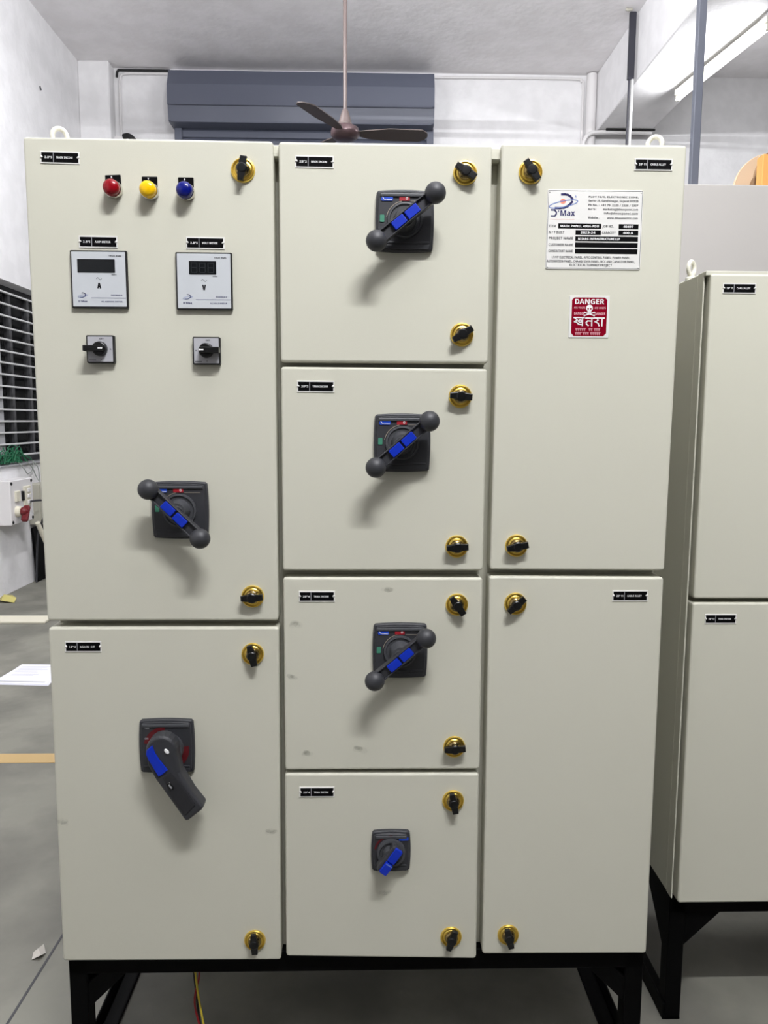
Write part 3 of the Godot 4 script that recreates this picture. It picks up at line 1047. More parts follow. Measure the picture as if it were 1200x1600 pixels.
func hindi(st: SurfaceTool, c: Vector2, s: float, z: float):   # the word for danger in Devanagari, three letters
	for r in [
		[[-1.0, 0.5], [-0.32, 0.5]], [[-0.42, 0.5], [-0.42, -0.42]],
		[[-0.92, 0.42], [-0.78, 0.22], [-0.96, 0.02], [-0.84, -0.02], [-0.66, -0.30], [-0.42, -0.34]],
		[[-0.42, 0.10], [-0.56, 0.26], [-0.72, 0.10], [-0.60, -0.06], [-0.42, 0.02]],
		[[-0.20, 0.45], [0.34, 0.45]], [[0.22, 0.45], [0.22, -0.44]], [[0.22, 0.10], [-0.06, 0.12], [-0.16, -0.06], [-0.14, -0.26], [-0.02, -0.42]],
		[[0.42, 0.47], [1.05, 0.47]], [[0.56, 0.47], [0.64, 0.22], [0.52, 0.06], [0.44, 0.04], [0.50, 0.0], [0.66, -0.18], [0.72, -0.44]], [[0.92, 0.47], [0.92, -0.44]]]:
		var pts := []
		for q in r:
			pts.append(c + Vector2(q[0] * s, q[1] * s * 0.56))
		stroke(st, pts, 0.0021, z)


func danger_sign(dr: Node3D):
	var a := mb()
	slab(a, rect(0.0715, 0.0725), 0.0, 0.0012, 0.0003, 1)
	var z := 0.0014
	var r := mb()
	slab(r, PackedVector2Array([Vector2(-0.0265, -0.0335), Vector2(0.0265, -0.0335), Vector2(0.0315, -0.0285), Vector2(0.0315, 0.0295), Vector2(0.0270, 0.0335), Vector2(-0.0270, 0.0335), Vector2(-0.0315, 0.0295), Vector2(-0.0315, -0.0285)]), 0.001, z)
	var w := mb()
	z += 0.0002
	letters(w, "DANGER", Vector3(0.0, 0.0265, z), 0.0088, 0.0520)
	var sk := mb()
	patch(sk, disc(0.0060, 20, Vector2(0.0, 0.0152)), z)
	patch(sk, rect(0.0066, 0.0046, 0.001, 2, Vector2(0.0, 0.0092)), z)
	for s in [-1, 1]:
		stroke(sk, [Vector2(-0.0088, 0.0078 if s > 0 else 0.0022), Vector2(0.0088, 0.0022 if s > 0 else 0.0078)], 0.0019, z)
		patch(sk, disc(0.0016, 8, Vector2(-0.0086, 0.0050 + s * 0.0026)), z)
		patch(sk, disc(0.0016, 8, Vector2(0.0086, 0.0050 + s * 0.0026)), z)
	hindi(sk, Vector2(-0.0008, -0.0088), 0.0262, z)
	var eyes := mb()
	patch(eyes, disc(0.0015, 10, Vector2(-0.0024, 0.0140)), z + 0.0001)
	patch(eyes, disc(0.0015, 10, Vector2(0.0024, 0.0140)), z + 0.0001)
	var pk := mb()
	letters(pk, "415 VOLTS", Vector3(-0.0178, 0.0158, z), 0.0034, 0.0200)
	letters(pk, "415 VOLTS", Vector3(0.0190, 0.0156, z), 0.0034, 0.0200)
	letters(pk, "DANGER", Vector3(-0.0178, 0.0058, z), 0.0048, 0.0185)
	letters(pk, "DANGER", Vector3(0.0195, 0.0054, z), 0.0048, 0.0185)
	var hy := mb()
	for row in [[-0.0225, [-0.0235, -0.0055, 0.0, 0.0065, 0.0095, 0.0200]], [-0.0292, [-0.0245, -0.0120, -0.0100, 0.0, 0.0030, 0.0210]]]:
		for k in 3:
			var x0: float = row[1][k * 2]
			var x1: float = row[1][k * 2 + 1]
			stroke(hy, [Vector2(x0, row[0] + 0.0019), Vector2(x1, row[0] + 0.0019)], 0.0008, z)
			var xx := x0 + 0.002
			while xx < x1:
				stroke(hy, [Vector2(xx, row[0] + 0.0019), Vector2(xx, row[0] - 0.0019)], 0.0008, z)
				stroke(hy, [Vector2(xx, row[0]), Vector2(xx - 0.0016, row[0] + 0.0004), Vector2(xx - 0.0012, row[0] - 0.0014)], 0.0007, z)
				xx += 0.0036
	var pp: Node3D = dr.get_parent()
	obj("danger_sign", dr, [[a, M.plate_metal], [r, M.danger_red], [w, M.white_print], [sk, M.white_print], [eyes, M.danger_red], [pk, M.pink_print], [hy, M.pink_print]], Vector3(0.9815, 1.5287, 0) - pp.position - dr.position).set_meta("label", "red danger sign with a white skull and crossbones")


func rating_plate(dr: Node3D):
	var c := Vector2(0.985, 1.678)   # centre of the plate; print below is placed in millimetres of the panel
	var a := mb()
	slab(a, rect(0.1685, 0.1350, 0.003, 3), 0.0, 0.0014, 0.0004, 1)
	for s in [[-1, 1], [1, 1], [1, -1], [-1, -1]]:
		ball(a, Vector3(s[0] * 0.0805, s[1] * 0.0637, 0.0016), 0.0014, 0.6, 10)
	var z := 0.0016
	var k := mb()
	var at := func(x: float, y: float) -> Vector3: return Vector3(x * 0.001 - c.x, y * 0.001 - c.y, z)
	var frame := mb()
	stroke(frame, [Vector2(-0.0826, 0.0655), Vector2(0.0826, 0.0655), Vector2(0.0826, -0.0655), Vector2(-0.0826, -0.0655), Vector2(-0.0826, 0.0655)], 0.0006, z)
	letters(k, "PLOT 16/A, ELECTRONIC ZONE,", at.call(973, 1733.6), 0.0028, 0.088, -1)
	letters(k, "Sector 25, Gandhinagar, Gujarat 382025", at.call(973, 1726.6), 0.0034, 0.088, -1)
	letters(k, "Ph No. :  +91 79  2325 / 2326 / 2327", at.call(973, 1720.0), 0.0034, 0.088, -1)
	letters(k, "Mail To :", at.call(973, 1713.2), 0.0034, 0.014, -1)
	letters(k, "marketing@dmaxpanel.com", at.call(1061, 1712.6), 0.0034, 0.062, 1)
	letters(k, "info@dmaxpanel.com", at.call(1061, 1705.8), 0.0034, 0.060, 1)
	letters(k, "Website :", at.call(973, 1698.8), 0.0034, 0.020, -1)
	letters(k, "www.dmaxelectric.com", at.call(1061, 1698.4), 0.0034, 0.054, 1)
	letters(k, "ITEM", at.call(905, 1684.0), 0.0042, 0.012, -1)
	letters(k, "JOB NO.", at.call(999, 1683.8), 0.0042, 0.020, -1)
	letters(k, "M / F BUILT", at.call(905, 1673.4), 0.0042, 0.027, -1)
	letters(k, "CAPACITY", at.call(999, 1673.4), 0.0042, 0.024, -1)
	letters(k, "PROJECT NAME", at.call(905, 1662.8), 0.0042, 0.043, -1)
	letters(k, "CUSTOMER NAME", at.call(905, 1652.2), 0.0042, 0.043, -1)
	letters(k, "CONSULTANT NAME", at.call(905, 1641.6), 0.0042, 0.043, -1)
	letters(k, "LT/HT ELECTRICAL PANEL, APFC CONTROL PANEL, POWER PANEL,", at.call(981, 1630.8), 0.0040, 0.139)
	letters(k, "AUTOMATION PANEL, CHANGE OVER PANEL, MCC AND CAPACITOR PANEL,", at.call(981, 1624.0), 0.0040, 0.157)
	letters(k, "ELECTRICAL TURNKEY PROJECT", at.call(981, 1617.4), 0.0040, 0.075)
	var b := mb()
	for r in [[921, 1684.2, 997, 8.4], [1028, 1684.0, 1063, 8.4], [952, 1673.4, 997, 8.2], [1028, 1673.4, 1063, 8.2], [952, 1662.8, 1063, 8.2], [952, 1652.2, 1063, 8.4], [952, 1641.6, 1063, 8.4]]:
		patch(b, rect((r[2] - r[0]) * 0.001, r[3] * 0.001, 0.0, 2, Vector2((r[0] + r[2]) * 0.0005 - c.x, r[1] * 0.001 - c.y)), z)
	var w := mb()
	z = 0.0018
	letters(w, "MAIN PANEL 400A-PDB", at.call(959, 1684.2), 0.0038, 0.068)
	letters(w, "40497", at.call(1045, 1684.0), 0.0038, 0.018)
	letters(w, "2023-24", at.call(974, 1673.4), 0.0038, 0.026)
	letters(w, "400 A", at.call(1045, 1673.4), 0.0038, 0.018)
	letters(w, "NISARG INFRASTRUCTURE LLP", at.call(957, 1662.8), 0.0038, 0.074, -1)
	z = 0.0016
	var nav := mb()
	var pale := mb()
	var warm := mb()
	logo(nav, pale, warm, Vector2(0.9275 - c.x, 1.7255 - c.y), 0.0142, z)
	# the name: a D without its stem, then 'Max
	var dd := []
	for q in [[908.5, 1711.0], [914.0, 1711.0], [917.0, 1707.5], [917.0, 1704.0], [914.5, 1700.8], [908.5, 1700.8]]:
		dd.append(Vector2(q[0] * 0.001 - c.x, q[1] * 0.001 - c.y))
	stroke(nav, dd, 0.0024, z)
	letters(nav, "'Max", at.call(935, 1706.0), 0.0095, 0.030)
	stroke(warm, [Vector2(0.907 - c.x, 1.6955 - c.y), Vector2(0.949 - c.x, 1.6955 - c.y)], 0.0006, z)
	letters(pale, "R", at.call(950.5, 1734.0), 0.0030)
	var pp: Node3D = dr.get_parent()
	obj("rating_plate", dr, [[a, M.plate_metal], [frame, M.charcoal], [k, M.ink], [b, M.label_black], [w, M.white_print], [nav, M.navy_ink], [pale, M.sky_ink], [warm, M.orange_ink]], v3(c, 0.0) - pp.position - dr.position).set_meta("label", "silver maker's plate with blue logo and black fields")


func eyebolt(p: Node3D, x: float, y: float, z: float, deg: float, r := 0.0130, t := 0.0045, lift := 0.024):
	var st := mb()
	var ring := []
	for i in 24:
		ring.append(Vector3(cos(TAU * i / 24) * r, lift + r + sin(TAU * i / 24) * r * 1.12, 0))
	sweep(st, ring, t, 10, true)
	lathe(st, [[0.0, 0.0], [0.011, 0.0], [0.011, 0.005], [0.007, 0.008], [0.007, lift + 0.003], [0.0, lift + 0.003]], 20, Transform3D(Basis(Vector3(1, 0, 0), Vector3(0, 0, -1), Vector3(0, 1, 0)), Vector3.ZERO))
	obj("eyebolt", p, [[st, M.white_paint]], Vector3(x, y, z) - p.position, Basis(Vector3.UP, deg_to_rad(deg)))


func stand(p: Node3D, x0: float, x1: float, z0: float, z1: float, top: float, inner: float, outer: float):
	# black steel stand: top ring, four legs, side rails on the floor and gusset braces
	var o := Node3D.new()
	o.name = "stand"
	p.add_child(o)
	var off := -p.position
	var w := 0.036
	var st := mb()
	for z in [z0 - w / 2, z1 + w / 2]:
		span(st, Vector3(x0, top - 0.045, z - w / 2), Vector3(x1, top, z + w / 2), 0.002)
	for x in [x0 + w / 2, x1 - w / 2]:
		span(st, Vector3(x - w / 2, top - 0.045, z1), Vector3(x + w / 2, top, z0), 0.002)
	obj("top_frame", o, [[st, M.black_steel]], off)
	for x in [x0 + w / 2, x1 - w / 2]:
		var sx := 1.0 if x < (x0 + x1) / 2 else -1.0
		for z in [z0 - w / 2, z1 + w / 2]:
			var sz := -1.0 if z > (z0 + z1) / 2 else 1.0
			st = mb()
			span(st, Vector3(x - w / 2, 0.0, z - w / 2), Vector3(x + w / 2, top - 0.04, z + w / 2), 0.002)
			obj("leg", o, [[st, M.black_steel]], off)
			# braces from the ring to the leg, one across and one along the depth
			var t: float = top - 0.042
			var e := w / 2
			var xf: float = x + sx * e
			st = mb()
			slab(st, PackedVector2Array([Vector2(xf + sx * inner, t), Vector2(xf + sx * outer, t), Vector2(xf, t - outer), Vector2(xf, t - inner)]), z - 0.016, z + 0.016, 0.001, 1)
			obj("brace", o, [[st, M.black_steel]], off)
			var zf: float = z + sz * e
			st = mb()
			slab(st, PackedVector2Array([Vector2(zf + sz * inner, t), Vector2(zf + sz * outer * 1.3, t), Vector2(zf, t - outer * 1.3), Vector2(zf, t - inner)]), -0.016, 0.016, 0.001, 1)
			obj("brace", o, [[st, M.black_steel]], off + Vector3(x, 0, 0), Basis(Vector3(0, 0, 1), Vector3(0, 1, 0), Vector3(-1, 0, 0)))
		st = mb()
		span(st, Vector3(x - w / 2, 0.0, z1), Vector3(x + w / 2, 0.006, z0), 0.001)
		span(st, Vector3(x - w / 2 * sx - sx * 0.004, 0.0, z1).min(Vector3(x - w / 2 * sx, 0.0, z1)), Vector3(x - w / 2 * sx, 0.04, z0).max(Vector3(x - w / 2 * sx - sx * 0.004, 0.04, z0)), 0.001)
		obj("floor_rail", o, [[st, M.black_steel]], off)


# ============ the eight-door panel ============
func main_panel():
	var p := thing("electrical_panel", "wide beige electrical panel with eight doors, rotary handles and brass latches on a black stand", "electrical panel", Vector3(0.571, 0, -0.43))
	var st := mb()
	span(st, Vector3(0.004, 0.296, -0.86), Vector3(1.136, 1.819, -0.040), 0.004)
	for x in [0.428, 0.809]:   # head strips seen in the two gaps between the columns
		span(st, Vector3(x - 0.012, 1.797, -0.045), Vector3(x + 0.012, 1.818, -0.012), 0.002)
	obj("body", p, [[st, M.paint]], -p.position)
	var l1 := door(p, [[-2, 1822], [424, 1820], [423.5, 975], [0, 975]])
	var l2 := door(p, [[1, 962.5], [424, 962.5], [421, 295], [-1, 298]])
	var m1 := door(p, [[433, 1819.5], [802.5, 1819], [803, 1446], [433, 1446]])
	var m2 := door(p, [[433, 1438], [802, 1436.5], [801.5, 1069], [432.5, 1069]])
	var m3 := door(p, [[433, 1056], [801.5, 1055.5], [803, 684], [433, 684.5]])
	var m4 := door(p, [[432, 677.5], [802, 675.5], [804, 293], [431, 302.5]])
	var r1 := door(p, [[818.5, 1822], [1143, 1822.5], [1140, 1069], [814.5, 1070.5]])
	var r2 := door(p, [[813.5, 1058.5], [1139.5, 1056.5], [1141, 300], [815.5, 302.5]])
	smudges(m3, [[454, 969], [448, 869], [476, 717], [575, 726], [624, 1033]])
	smudges(l2, [[10, 584], [404, 561]])
	smudges(m4, [[622, 435]])
	for q in [[372, 1771, 80.7], [756, 1771, -32], [870, 1774, -56], [755, 1496, 32], [754, 1387.5, -5], [752, 1114.5, 3], [862, 1116, 11], [377, 1021, 4], [754, 1005.5, -54], [863, 1007, 42], [375.5, 912, -77], [753.5, 730, 4], [753, 622, -79], [371, 338.5, -86], [753.5, 341, 72], [865.5, 344, -77]]:
		latch(p, q[0] * 0.001, q[1] * 0.001, q[2])
	nameplate(l1, 0.060, 1.788, "2.B°S", "MAIN INCOM", 0.0, -0.9)
	nameplate(l1, 0.1195, 1.649, "2.B°S", "AMP METER", 0.0, -0.6)
	nameplate(l1, 0.3045, 1.649, "2.B°S", "VOLT METER", 0.0, -0.4)
	nameplate(l2, 0.064, 0.9265, "1.B°12", "MAIN CT")
	nameplate(m1, 0.495, 1.7865, "2B°2", "MAIN INCOM", 0.0, -0.6)
	nameplate(m2, 0.495, 1.4035, "2B°2", "TRNA INCOM", 0.0, -0.3)
	nameplate(m3, 0.495, 1.021, "2B°4", "TRNA INCOM")
	nameplate(m4, 0.493, 0.641, "2B°4", "TRNA INCOM")
	nameplate(r1, 1.085, 1.789, "2B° 11", "CABLE ALLEY")
	nameplate(r2, 1.077, 1.022, "2B° 11", "CABLE ALLEY")
	rating_plate(r1)
	danger_sign(r1)
	meter(p, 0.1205, 1.585, "A", "square white ammeter with a wide blank display")
	meter(p, 0.3020, 1.5835, "V", "square white voltmeter with a narrow three-digit display")
	selector(p, 0.119, 1.4655, 180.0, "small selector switch with its black knob pointing left")
	selector(p, 0.304, 1.464, 0.0, "small selector switch with its black knob pointing right")
	pilot_lamp(p, 0.1485, 1.7420, "R", "lens_red", "red pilot lamp below a black tag", 2.5)
	pilot_lamp(p, 0.2105, 1.7400, "Y", "lens_yellow", "yellow pilot lamp below a black tag", 0.0)
	pilot_lamp(p, 0.2725, 1.7395, "B", "lens_blue", "blue pilot lamp below a black tag", 0.0)
	var mid := Vector2(-0.0015, -0.0015)
	rotary_handle(p, 0.6515, 1.688, 38.6, 0.063, mid + Vector2(0.001, -0.003), "two-ball rotary handle on the top door of the middle column")
	rotary_handle(p, 0.6500, 1.304, 41.0, 0.0615, mid, "two-ball rotary handle on the second door of the middle column")
	rotary_handle(p, 0.6490, 0.9195, 40.5, 0.0605, mid + Vector2(0.0, -0.0015), "two-ball rotary handle on the third door of the middle column")
	rotary_handle(p, 0.2500, 1.1815, 135.5, 0.0615, mid + Vector2(0.002, -0.0005), "two-ball rotary handle leaning the other way on the upper left door")
	breaker_handle(p)
	small_switch(p)
	eyebolt(p, 0.0235, 1.819, -0.10, 35.0)
	eyebolt(p, 1.122, 1.819, -0.10, -30.0)
	stand(p, 0.0, 1.145, -0.022, -0.84, 0.298, 0.026, 0.078)


# ============ the two-door panel beside it ============
func side_panel():
	var p := thing("small_panel", "beige two-door panel on a black stand, standing close beside the wide eight-door panel", "electrical panel", Vector3(1.55, 0, -0.42))
	var st := mb()
	span(st, Vector3(1.2575, 0.303, -0.68), Vector3(1.846, 1.641, -0.196), 0.003)
	span(st, Vector3(1.2575, 0.303, -0.198), Vector3(1.2605, 1.641, -0.170), 0.001)
	span(st, Vector3(1.2575, 1.632, -0.198), Vector3(1.846, 1.641, -0.160), 0.001)
	obj("body", p, [[st, M.paint]], -p.position)
	var d1 := door(p, [[1266, 1635], [1840, 1635], [1840, 979], [1266, 979]], -0.156)
	var d2 := door(p, [[1265, 970.5], [1840, 970.5], [1840, 301], [1267, 301]], -0.156)
	nameplate(d1, 1.3235, 1.607, "2B° 11", "CABLE ALLEY", -0.156)
	nameplate(d2, 1.3245, 0.9365, "2B° 12", "TRNA INCOM", -0.156)
	eyebolt(p, 1.2690, 1.640, -0.26, 40.0, 0.0125, 0.0044, 0.012)
	eyebolt(p, 1.82, 1.640, -0.26, 40.0, 0.0125, 0.0044, 0.012)
	stand(p, 1.262, 1.846, -0.184, -0.66, 0.304, 0.007, 0.082)


func rear_panel():
	var p := thing("rear_panel", "tall plain grey beige cabinet standing behind the two-door panel, its front without doors or latches", "cabinet", Vector3(2.4, 0, -2.35))
	var st := mb()
	span(st, Vector3(1.72, 0.08, -2.80), Vector3(3.08, 2.322, -1.90), 0.004)
	obj("body", p, [[st, M.grey_paint]], -p.position)
	st = mb()
	span(st, Vector3(1.74, 0.0, -2.78), Vector3(3.06, 0.09, -1.92), 0.003)
	obj("plinth", p, [[st, M.black_steel]], -p.position)


# ============ things around ============
func fan():
	var f := thing("ceiling_fan", "brown three-blade ceiling fan hanging in front of the grey roller shutter", "fan", Vector3(0.436, CEIL, -4.2))
	var st := mb()
	sweep(st, [Vector3(0, 0, 0), Vector3(0, -1.36, 0)], 0.014, 12)
	obj("rod", f, [[st, M.rod_steel]])
	var down := Basis(Vector3(1, 0, 0), Vector3(0, 0, 1), Vector3(0, -1, 0))
	st = mb()
	lathe(st, [[0.0, 0.0], [0.06, 0.0], [0.055, 0.03], [0.018, 0.09], [0.0, 0.09]], 24, Transform3D(down, Vector3.ZERO))
	lathe(st, [[0.016, 1.26], [0.024, 1.275], [0.048, 1.355], [0.046, 1.375], [0.0, 1.375]], 24, Transform3D(down, Vector3.ZERO))
	obj("canopy", f, [[st, M.rod_steel]])
	st = mb()
	lathe(st, [[0.0, 1.365], [0.06, 1.368, 1], [0.092, 1.385, 1], [0.100, 1.41, 1], [0.100, 1.43, 1], [0.085, 1.45, 1], [0.045, 1.462, 1], [0.0, 1.465, 1]], 32, Transform3D(down, Vector3.ZERO))
	obj("motor", f, [[st, M.fan_metal]])
	for a in [-3.0, 117.0, 237.0]:
		st = mb()
		var poly := PackedVector2Array([Vector2(0.07, -0.022), Vector2(0.16, -0.060), Vector2(0.30, -0.078), Vector2(0.52, -0.076), Vector2(0.56, -0.045), Vector2(0.575, -0.01), Vector2(0.57, 0.03), Vector2(0.53, 0.066), Vector2(0.30, 0.066), Vector2(0.16, 0.040), Vector2(0.07, 0.022)])
		slab(st, poly, -0.003, 0.003, 0.001, 1)
		var lay := Basis(Vector3(1, 0, 0), Vector3(0, 0, 1), Vector3(0, -1, 0))   # flat, facing down
		lay = Basis(Vector3.UP, deg_to_rad(-a)) * Basis(Vector3(1, 0, 0), deg_to_rad(-12.0)) * lay
		obj("blade", f, [[st, M.fan_brown]], Vector3(0, -1.415, 0), lay)


func posts():
	var st := mb()
	box(st, Vector3(0, 4.445, 0), Vector3(0.055, 0.53, 0.03), 0.004)
	var d := mb()
	box(d, Vector3(-0.012, 2.09, 0), Vector3(0.012, 4.18, 0.02), 0.002)
	var g := mb()
	sweep(g, [Vector3(0.012, 4.2, 0), Vector3(0.012, 0, 0)], 0.014, 14)
	var t := thing("service_post", "slim silver post with a black sleeve at the top, beside the ceiling beam", "post", Vector3(2.79, 0, -5.37), "posts from floor to ceiling")
	obj("sleeve", t, [[st, M.post_dark]])
	obj("backing_strip", t, [[d, M.post_dark]])
	obj("pipe", t, [[g, M.galvanised]])
	st = mb()
	sweep(st, curve([Vector3(-0.02, CEIL - 0.012, 0.03), Vector3(-0.05, CEIL - 0.02, 0.035), Vector3(-0.07, CEIL - 0.012, 0.03)]), 0.012)
	obj("ceiling_clip", t, [[st, M.board_grey]])
	t = thing("service_post", "straight blue-grey square post behind the two-door panel, crossing the glowing tube lamp", "post", Vector3(2.389, 0, -3.0), "posts from floor to ceiling")
	st = mb()
	span(st, Vector3(-0.021, 0, -0.021), Vector3(0.021, CEIL, 0.021), 0.003)
	obj("shaft", t, [[st, M.post_blue]])
	st = mb()
	span(st, Vector3(-0.06, 0, -0.06), Vector3(0.06, 0.008, 0.06), 0.001)
	obj("foot_plate", t, [[st, M.post_blue]])


func wall_box():
	# white socket box under the window; its front faces the room
	var t := thing("socket_box", "white socket box with black corner screws on the left wall below the barred window", "socket box", Vector3(LEFT, 0.715, -4.53))
	var st := mb()
	box(st, Vector3(0.06, 0, 0), Vector3(0.12, 0.335, 0.39), 0.006)
	obj("case", t, [[st, M.pvc]])
	for s in [[-1, -1], [-1, 1], [1, -1], [1, 1]]:
		st = mb()
		lathe(st, [[0.0, 0.0], [0.013, 0.0], [0.013, 0.004], [0.009, 0.007], [0.0, 0.007]], 14, Transform3D(Basis(Vector3(0, 0, -1), Vector3(0, 1, 0), Vector3(1, 0, 0)), Vector3(0.119, s[0] * 0.145, s[1] * 0.17)))
		obj("corner_screw", t, [[st, M.black_plastic]])
	st = mb()
	box(st, Vector3(0.122, 0.03, -0.085), Vector3(0.012, 0.16, 0.12), 0.003)
	obj("socket_plate", t, [[st, M.cream]])
	for y in [0.075, 0.03, -0.015]:
		st = mb()
		box(st, Vector3(0.130, y, -0.10), Vector3(0.012, 0.028, 0.045), 0.003)
		obj("socket", t, [[st, M.pvc]])
	st = mb()
	box(st, Vector3(0.128, 0.04, 0.0), Vector3(0.022, 0.075, 0.02), 0.003)
	obj("breaker", t, [[st, M.black_plastic]])
	st = mb()
	box(st, Vector3(0.125, 0.045, 0.085), Vector3(0.016, 0.08, 0.075), 0.003)
	obj("socket_plate", t, [[st, M.cream]])
	st = mb()
	lathe(st, [[0.0, 0.0], [0.042, 0.0], [0.040, 0.03], [0.030, 0.036], [0.0, 0.036]], 20, Transform3D(Basis(Vector3(0, 0, -1), Vector3(0, 1, 0), Vector3(1, 0, 0)), Vector3(0.118, -0.07, 0.095)))
	obj("round_socket", t, [[st, M.cream]])
	var pl := thing("plug", "dark red plug pushed into the white socket box", "plug", Vector3(LEFT + 0.154, 0.645, -4.435))
	st = mb()
	lathe(st, [[0.0, 0.0], [0.03, 0.0], [0.034, 0.02], [0.028, 0.04], [0.014, 0.052], [0.0, 0.054]], 18, Transform3D(Basis(Vector3(0, 0, -1), Vector3(0, 1, 0), Vector3(1, 0, 0)), Vector3.ZERO))
	box(st, Vector3(0.030, -0.015, 0.0), Vector3(0.05, 0.13, 0.035), 0.01, Basis(Vector3(1, 0, 0), deg_to_rad(-28)))
	obj("plug_body", pl, [[st, M.red_plug]])
	# a grey box further along the wall, an added black sheet darkening the corner below and a rod leaning there
	var b := thing("cover_box", "grey beige box on the left wall just past the white socket box", "wall box", Vector3(LEFT, 0.645, -5.06))
	st = mb()
	box(st, Vector3(0.045, 0, 0), Vector3(0.09, 0.335, 0.30), 0.006)
	obj("case", b, [[st, M.board_grey]])
	st = mb()
	box(st, Vector3(0.094, 0, 0), Vector3(0.008, 0.31, 0.275), 0.003)
	obj("cover", b, [[st, M.board_grey]])
	var bb := thing("added_black_sheet", "added black sheet darkening the corner below the grey beige wall box", "board", Vector3(LEFT + 0.026, 0.0, -5.22))
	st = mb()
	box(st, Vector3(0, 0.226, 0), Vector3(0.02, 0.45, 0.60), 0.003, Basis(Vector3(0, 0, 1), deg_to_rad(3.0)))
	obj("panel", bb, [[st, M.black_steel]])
	var rd := thing("rod", "cream rod leaning in front of the added black sheet", "rod", Vector3(-2.0, 0.0, -5.10))
	st = mb()
	sweep(st, [Vector3(-0.045, 0.515, 0.33), Vector3(0.0, 0.02, 0.03)], 0.019, 12)
	obj("shaft", rd, [[st, M.cream]])
	# wires: a green tangle on the sill, thin grey ones dangling, a cord from the box
	var g := mb()
	for k in 26:
		var z0 := -4.25 - 0.5 * rng.randf()
		var pts := []
		for i in 5:
			pts.append(Vector3(LEFT - 0.02 + 0.05 * rng.randf(), 0.996 + 0.13 * rng.randf() * (1.0 if i % 4 else 0.1), z0 - 0.07 * i + 0.1 * rng.randf()))
		sweep(g, curve(pts, 4), 0.0035, 5)
	var tw := obj("wire_tangle", self, [[g, M.green_wire]])
	tag(tw, "tangle of thin green wires on the sill of the barred window", "wire")
	tw.set_meta("kind", "stuff")
	var runs := [[[0.02, 1.0, -4.72], [0.04, 0.94, -4.78], [0.03, 0.90, -4.86], [0.03, 0.93, -4.95], [0.02, 1.0, -5.0]], [[0.03, 1.0, -4.85], [0.04, 0.94, -4.93], [0.03, 0.88, -5.0], [0.045, 0.83, -5.02]], [[0.03, 1.0, -4.95], [0.05, 0.95, -5.0], [0.04, 0.86, -5.05], [0.035, 0.82, -5.06]]]
	var names := ["thin grey wire sagging in a loop below the window sill", "thin grey wire dropping from the sill to the grey beige box", "thin grey wire nearest the corner dropping from the sill"]
	for k in 3:
		g = mb()
		var pts := []
		for q in runs[k]:
			pts.append(Vector3(LEFT + q[0], q[1], q[2]))
		sweep(g, curve(pts, 6), 0.004, 6)
		tag(obj("loose_wire", self, [[g, M.grey_wire]]), names[k], "wire", "loose wires below the window")
	g = mb()
	sweep(g, curve([Vector3(LEFT + 0.137, 0.70, -4.63), Vector3(LEFT + 0.17, 0.705, -4.66), Vector3(LEFT + 0.20, 0.69, -4.74), Vector3(LEFT + 0.19, 0.62, -4.80), Vector3(LEFT + 0.10, 0.40, -4.83), Vector3(LEFT + 0.06, 0.012, -4.85)]), 0.008, 8)
	tag(obj("power_cord", self, [[g, M.charcoal]]), "dark cord curving out of the white socket box", "cord")


func spool():
	# plywood spool standing on the tall cabinet, a carton in front of it
	var t := thing("cable_spool", "round plywood spool standing on top of the tall plain cabinet", "spool", Vector3(2.635, 2.322, -2.55))
	for z in [-0.10, 0.085]:
		var st := mb()
		slab(st, disc(0.187 if z < 0.0 else 0.162, 56, Vector2(0.0 if z < 0.0 else -0.012, 0.187)), z, z + 0.015, 0.002, 1, true)
		obj("flange", t, [[st, M.plywood if z < 0.0 else M.spool_brown]])
	var st := mb()
	lathe(st, [[0.12, -0.085], [0.12, 0.085]], 40, Transform3D(Basis(), Vector3(0.01, 0.187, 0)))
	obj("drum", t, [[st, M.spool_brown]])
	for x in [-0.082, -0.042]:
		st = mb()
		box(st, Vector3(x, 0.187, 0.104), Vector3(0.011, 0.27, 0.008), 0.002, Basis(Vector3(0, 0, 1), deg_to_rad(-4)))
		obj("batten", t, [[st, M.charcoal]])
	t = thing("carton", "orange brown carton in front of the plywood spool on the tall cabinet", "carton", Vector3(2.56, 2.322, -2.30))
	st = mb()
	box(st, Vector3(0, 0.123, 0), Vector3(0.30, 0.246, 0.06), 0.003)
	obj("carton_body", t, [[st, M.carton]])
	st = mb()
	box(st, Vector3(0, 0.247, 0), Vector3(0.302, 0.002, 0.03))
	obj("tape", t, [[st, M.cream]])


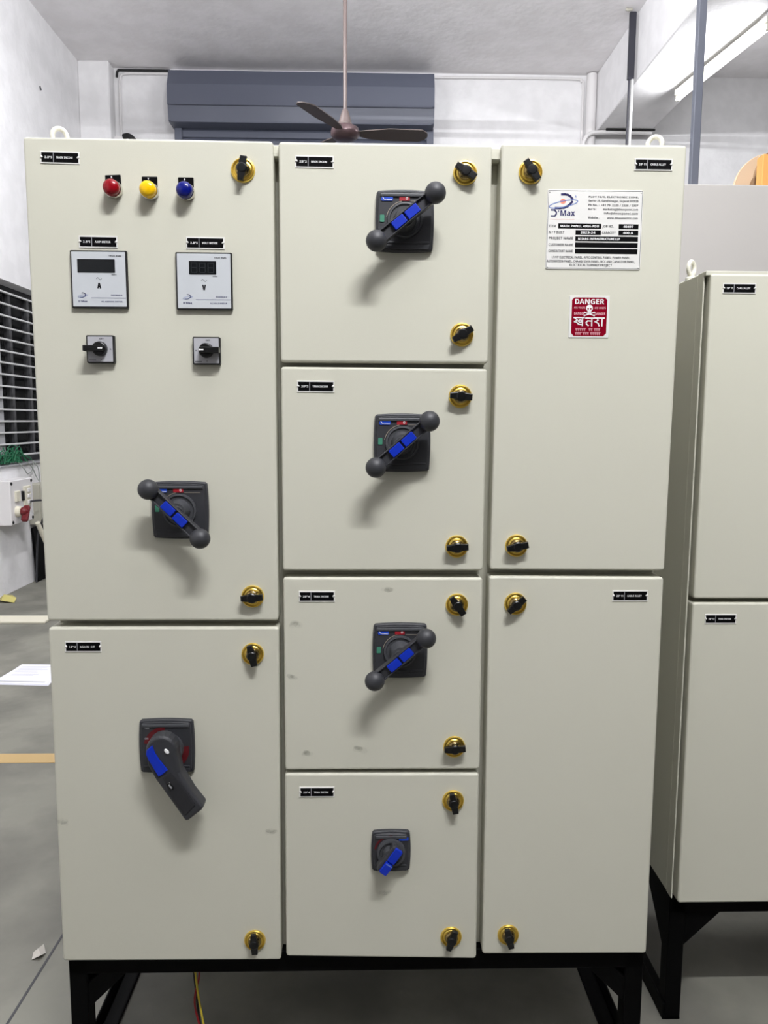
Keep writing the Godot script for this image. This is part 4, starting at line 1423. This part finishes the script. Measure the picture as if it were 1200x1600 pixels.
func floor_things():
	var st := mb()
	span(st, Vector3(-2.0, 0.0, -3.76), Vector3(-1.53, 0.016, -3.60), 0.003)
	tag(obj("cream_board", self, [[st, M.cream]]), "flat cream board lying on the floor near the left wall", "board")
	# a printed sheet and one under it
	st = mb()
	var k := mb()
	slab(st, PackedVector2Array([Vector2(-1.31, 2.44), Vector2(-1.03, 2.41), Vector2(-1.10, 2.73), Vector2(-1.30, 2.74)]), 0.003, 0.0045)
	for i in 9:
		stroke(k, [Vector2(-1.28, 2.70 - 0.018 * i), Vector2(-1.12 - 0.02 * (i % 3), 2.695 - 0.018 * i)], 0.003, 0.0048)
	stroke(k, [Vector2(-1.29, 2.465), Vector2(-1.06, 2.447)], 0.012, 0.0048)
	var flat := Basis(Vector3(1, 0, 0), Vector3(0, 0, -1), Vector3(0, 1, 0))
	tag(obj("printed_sheet", self, [[st, M.paper], [k, M.grey_print]], Vector3.ZERO, flat), "white printed sheet lying uppermost on the concrete floor", "paper")
	st = mb()
	slab(st, PackedVector2Array([Vector2(-1.33, 2.425), Vector2(-1.02, 2.40), Vector2(-1.05, 2.70), Vector2(-1.30, 2.72)]), 0.0005, 0.002)
	tag(obj("paper_sheet", self, [[st, M.paper]], Vector3.ZERO, flat), "blank paper edge showing from under the printed sheet", "paper")
	st = mb()
	var pts := [Vector3(-2.15, 0.002, -4.26), Vector3(-2.06, 0.03, -4.31), Vector3(-2.0, 0.025, -4.24), Vector3(-1.99, 0.002, -4.18), Vector3(-2.08, 0.02, -4.17), Vector3(-2.09, 0.05, -4.24)]
	for i in 5:
		otri(st, pts[i], pts[(i + 1) % 5], pts[5], Vector3(-2.07, -0.1, -4.23))
	for i in range(1, 4):
		otri(st, pts[0], pts[i], pts[i + 1], Vector3(-2.07, 0.1, -4.23))
	tag(obj("wrapper", self, [[st, M.wrapper]]), "crumpled yellow wrapper on the floor at the foot of the left wall", "wrapper")
	st = mb()
	pts = [Vector3(-0.255, 0.001, -0.43), Vector3(-0.235, 0.012, -0.445), Vector3(-0.222, 0.002, -0.425), Vector3(-0.226, 0.010, -0.405), Vector3(-0.248, 0.001, -0.402), Vector3(-0.238, 0.018, -0.42)]
	for i in 5:
		otri(st, pts[i], pts[(i + 1) % 5], pts[5], Vector3(-0.238, -0.1, -0.42))
	for i in range(1, 4):
		otri(st, pts[0], pts[i], pts[i + 1], Vector3(-0.238, 0.1, -0.42))
	tag(obj("paper_scrap", self, [[st, M.scrap]]), "tiny white paper scrap on the floor left of the black stand", "scrap")


func cables():
	# three thin wires hanging from under the wide panel to the floor
	var runs := [[[0.226, 0.2955, -0.10], [0.229, 0.24, -0.095], [0.236, 0.16, -0.09], [0.252, 0.07, -0.08], [0.262, 0.004, -0.07], [0.30, 0.004, -0.03]], [[0.236, 0.2955, -0.11], [0.236, 0.25, -0.10], [0.238, 0.19, -0.10], [0.228, 0.13, -0.095], [0.244, 0.06, -0.09], [0.262, 0.004, -0.09], [0.31, 0.004, -0.06]], [[0.212, 0.2955, -0.125], [0.219, 0.22, -0.12], [0.224, 0.15, -0.12], [0.230, 0.08, -0.12], [0.240, 0.004, -0.125], [0.27, 0.004, -0.16]]]
	var what := [["wire_yellow", "yellow wire hanging from under the wide panel", "yellow"], ["wire_red", "red wire hanging from under the wide panel", "red"], ["wire_black", "black wire hanging between the yellow and red ones under the wide panel", "black"]]
	for k in 3:
		var st := mb()
		var pts := []
		for q in runs[k]:
			pts.append(Vector3(q[0], q[1], q[2]))
		sweep(st, curve(pts, 6), 0.0022, 7)
		tag(obj("hanging_wire", self, [[st, M[what[k][0]]]]), what[k][1], "wire", "wires under the wide panel")
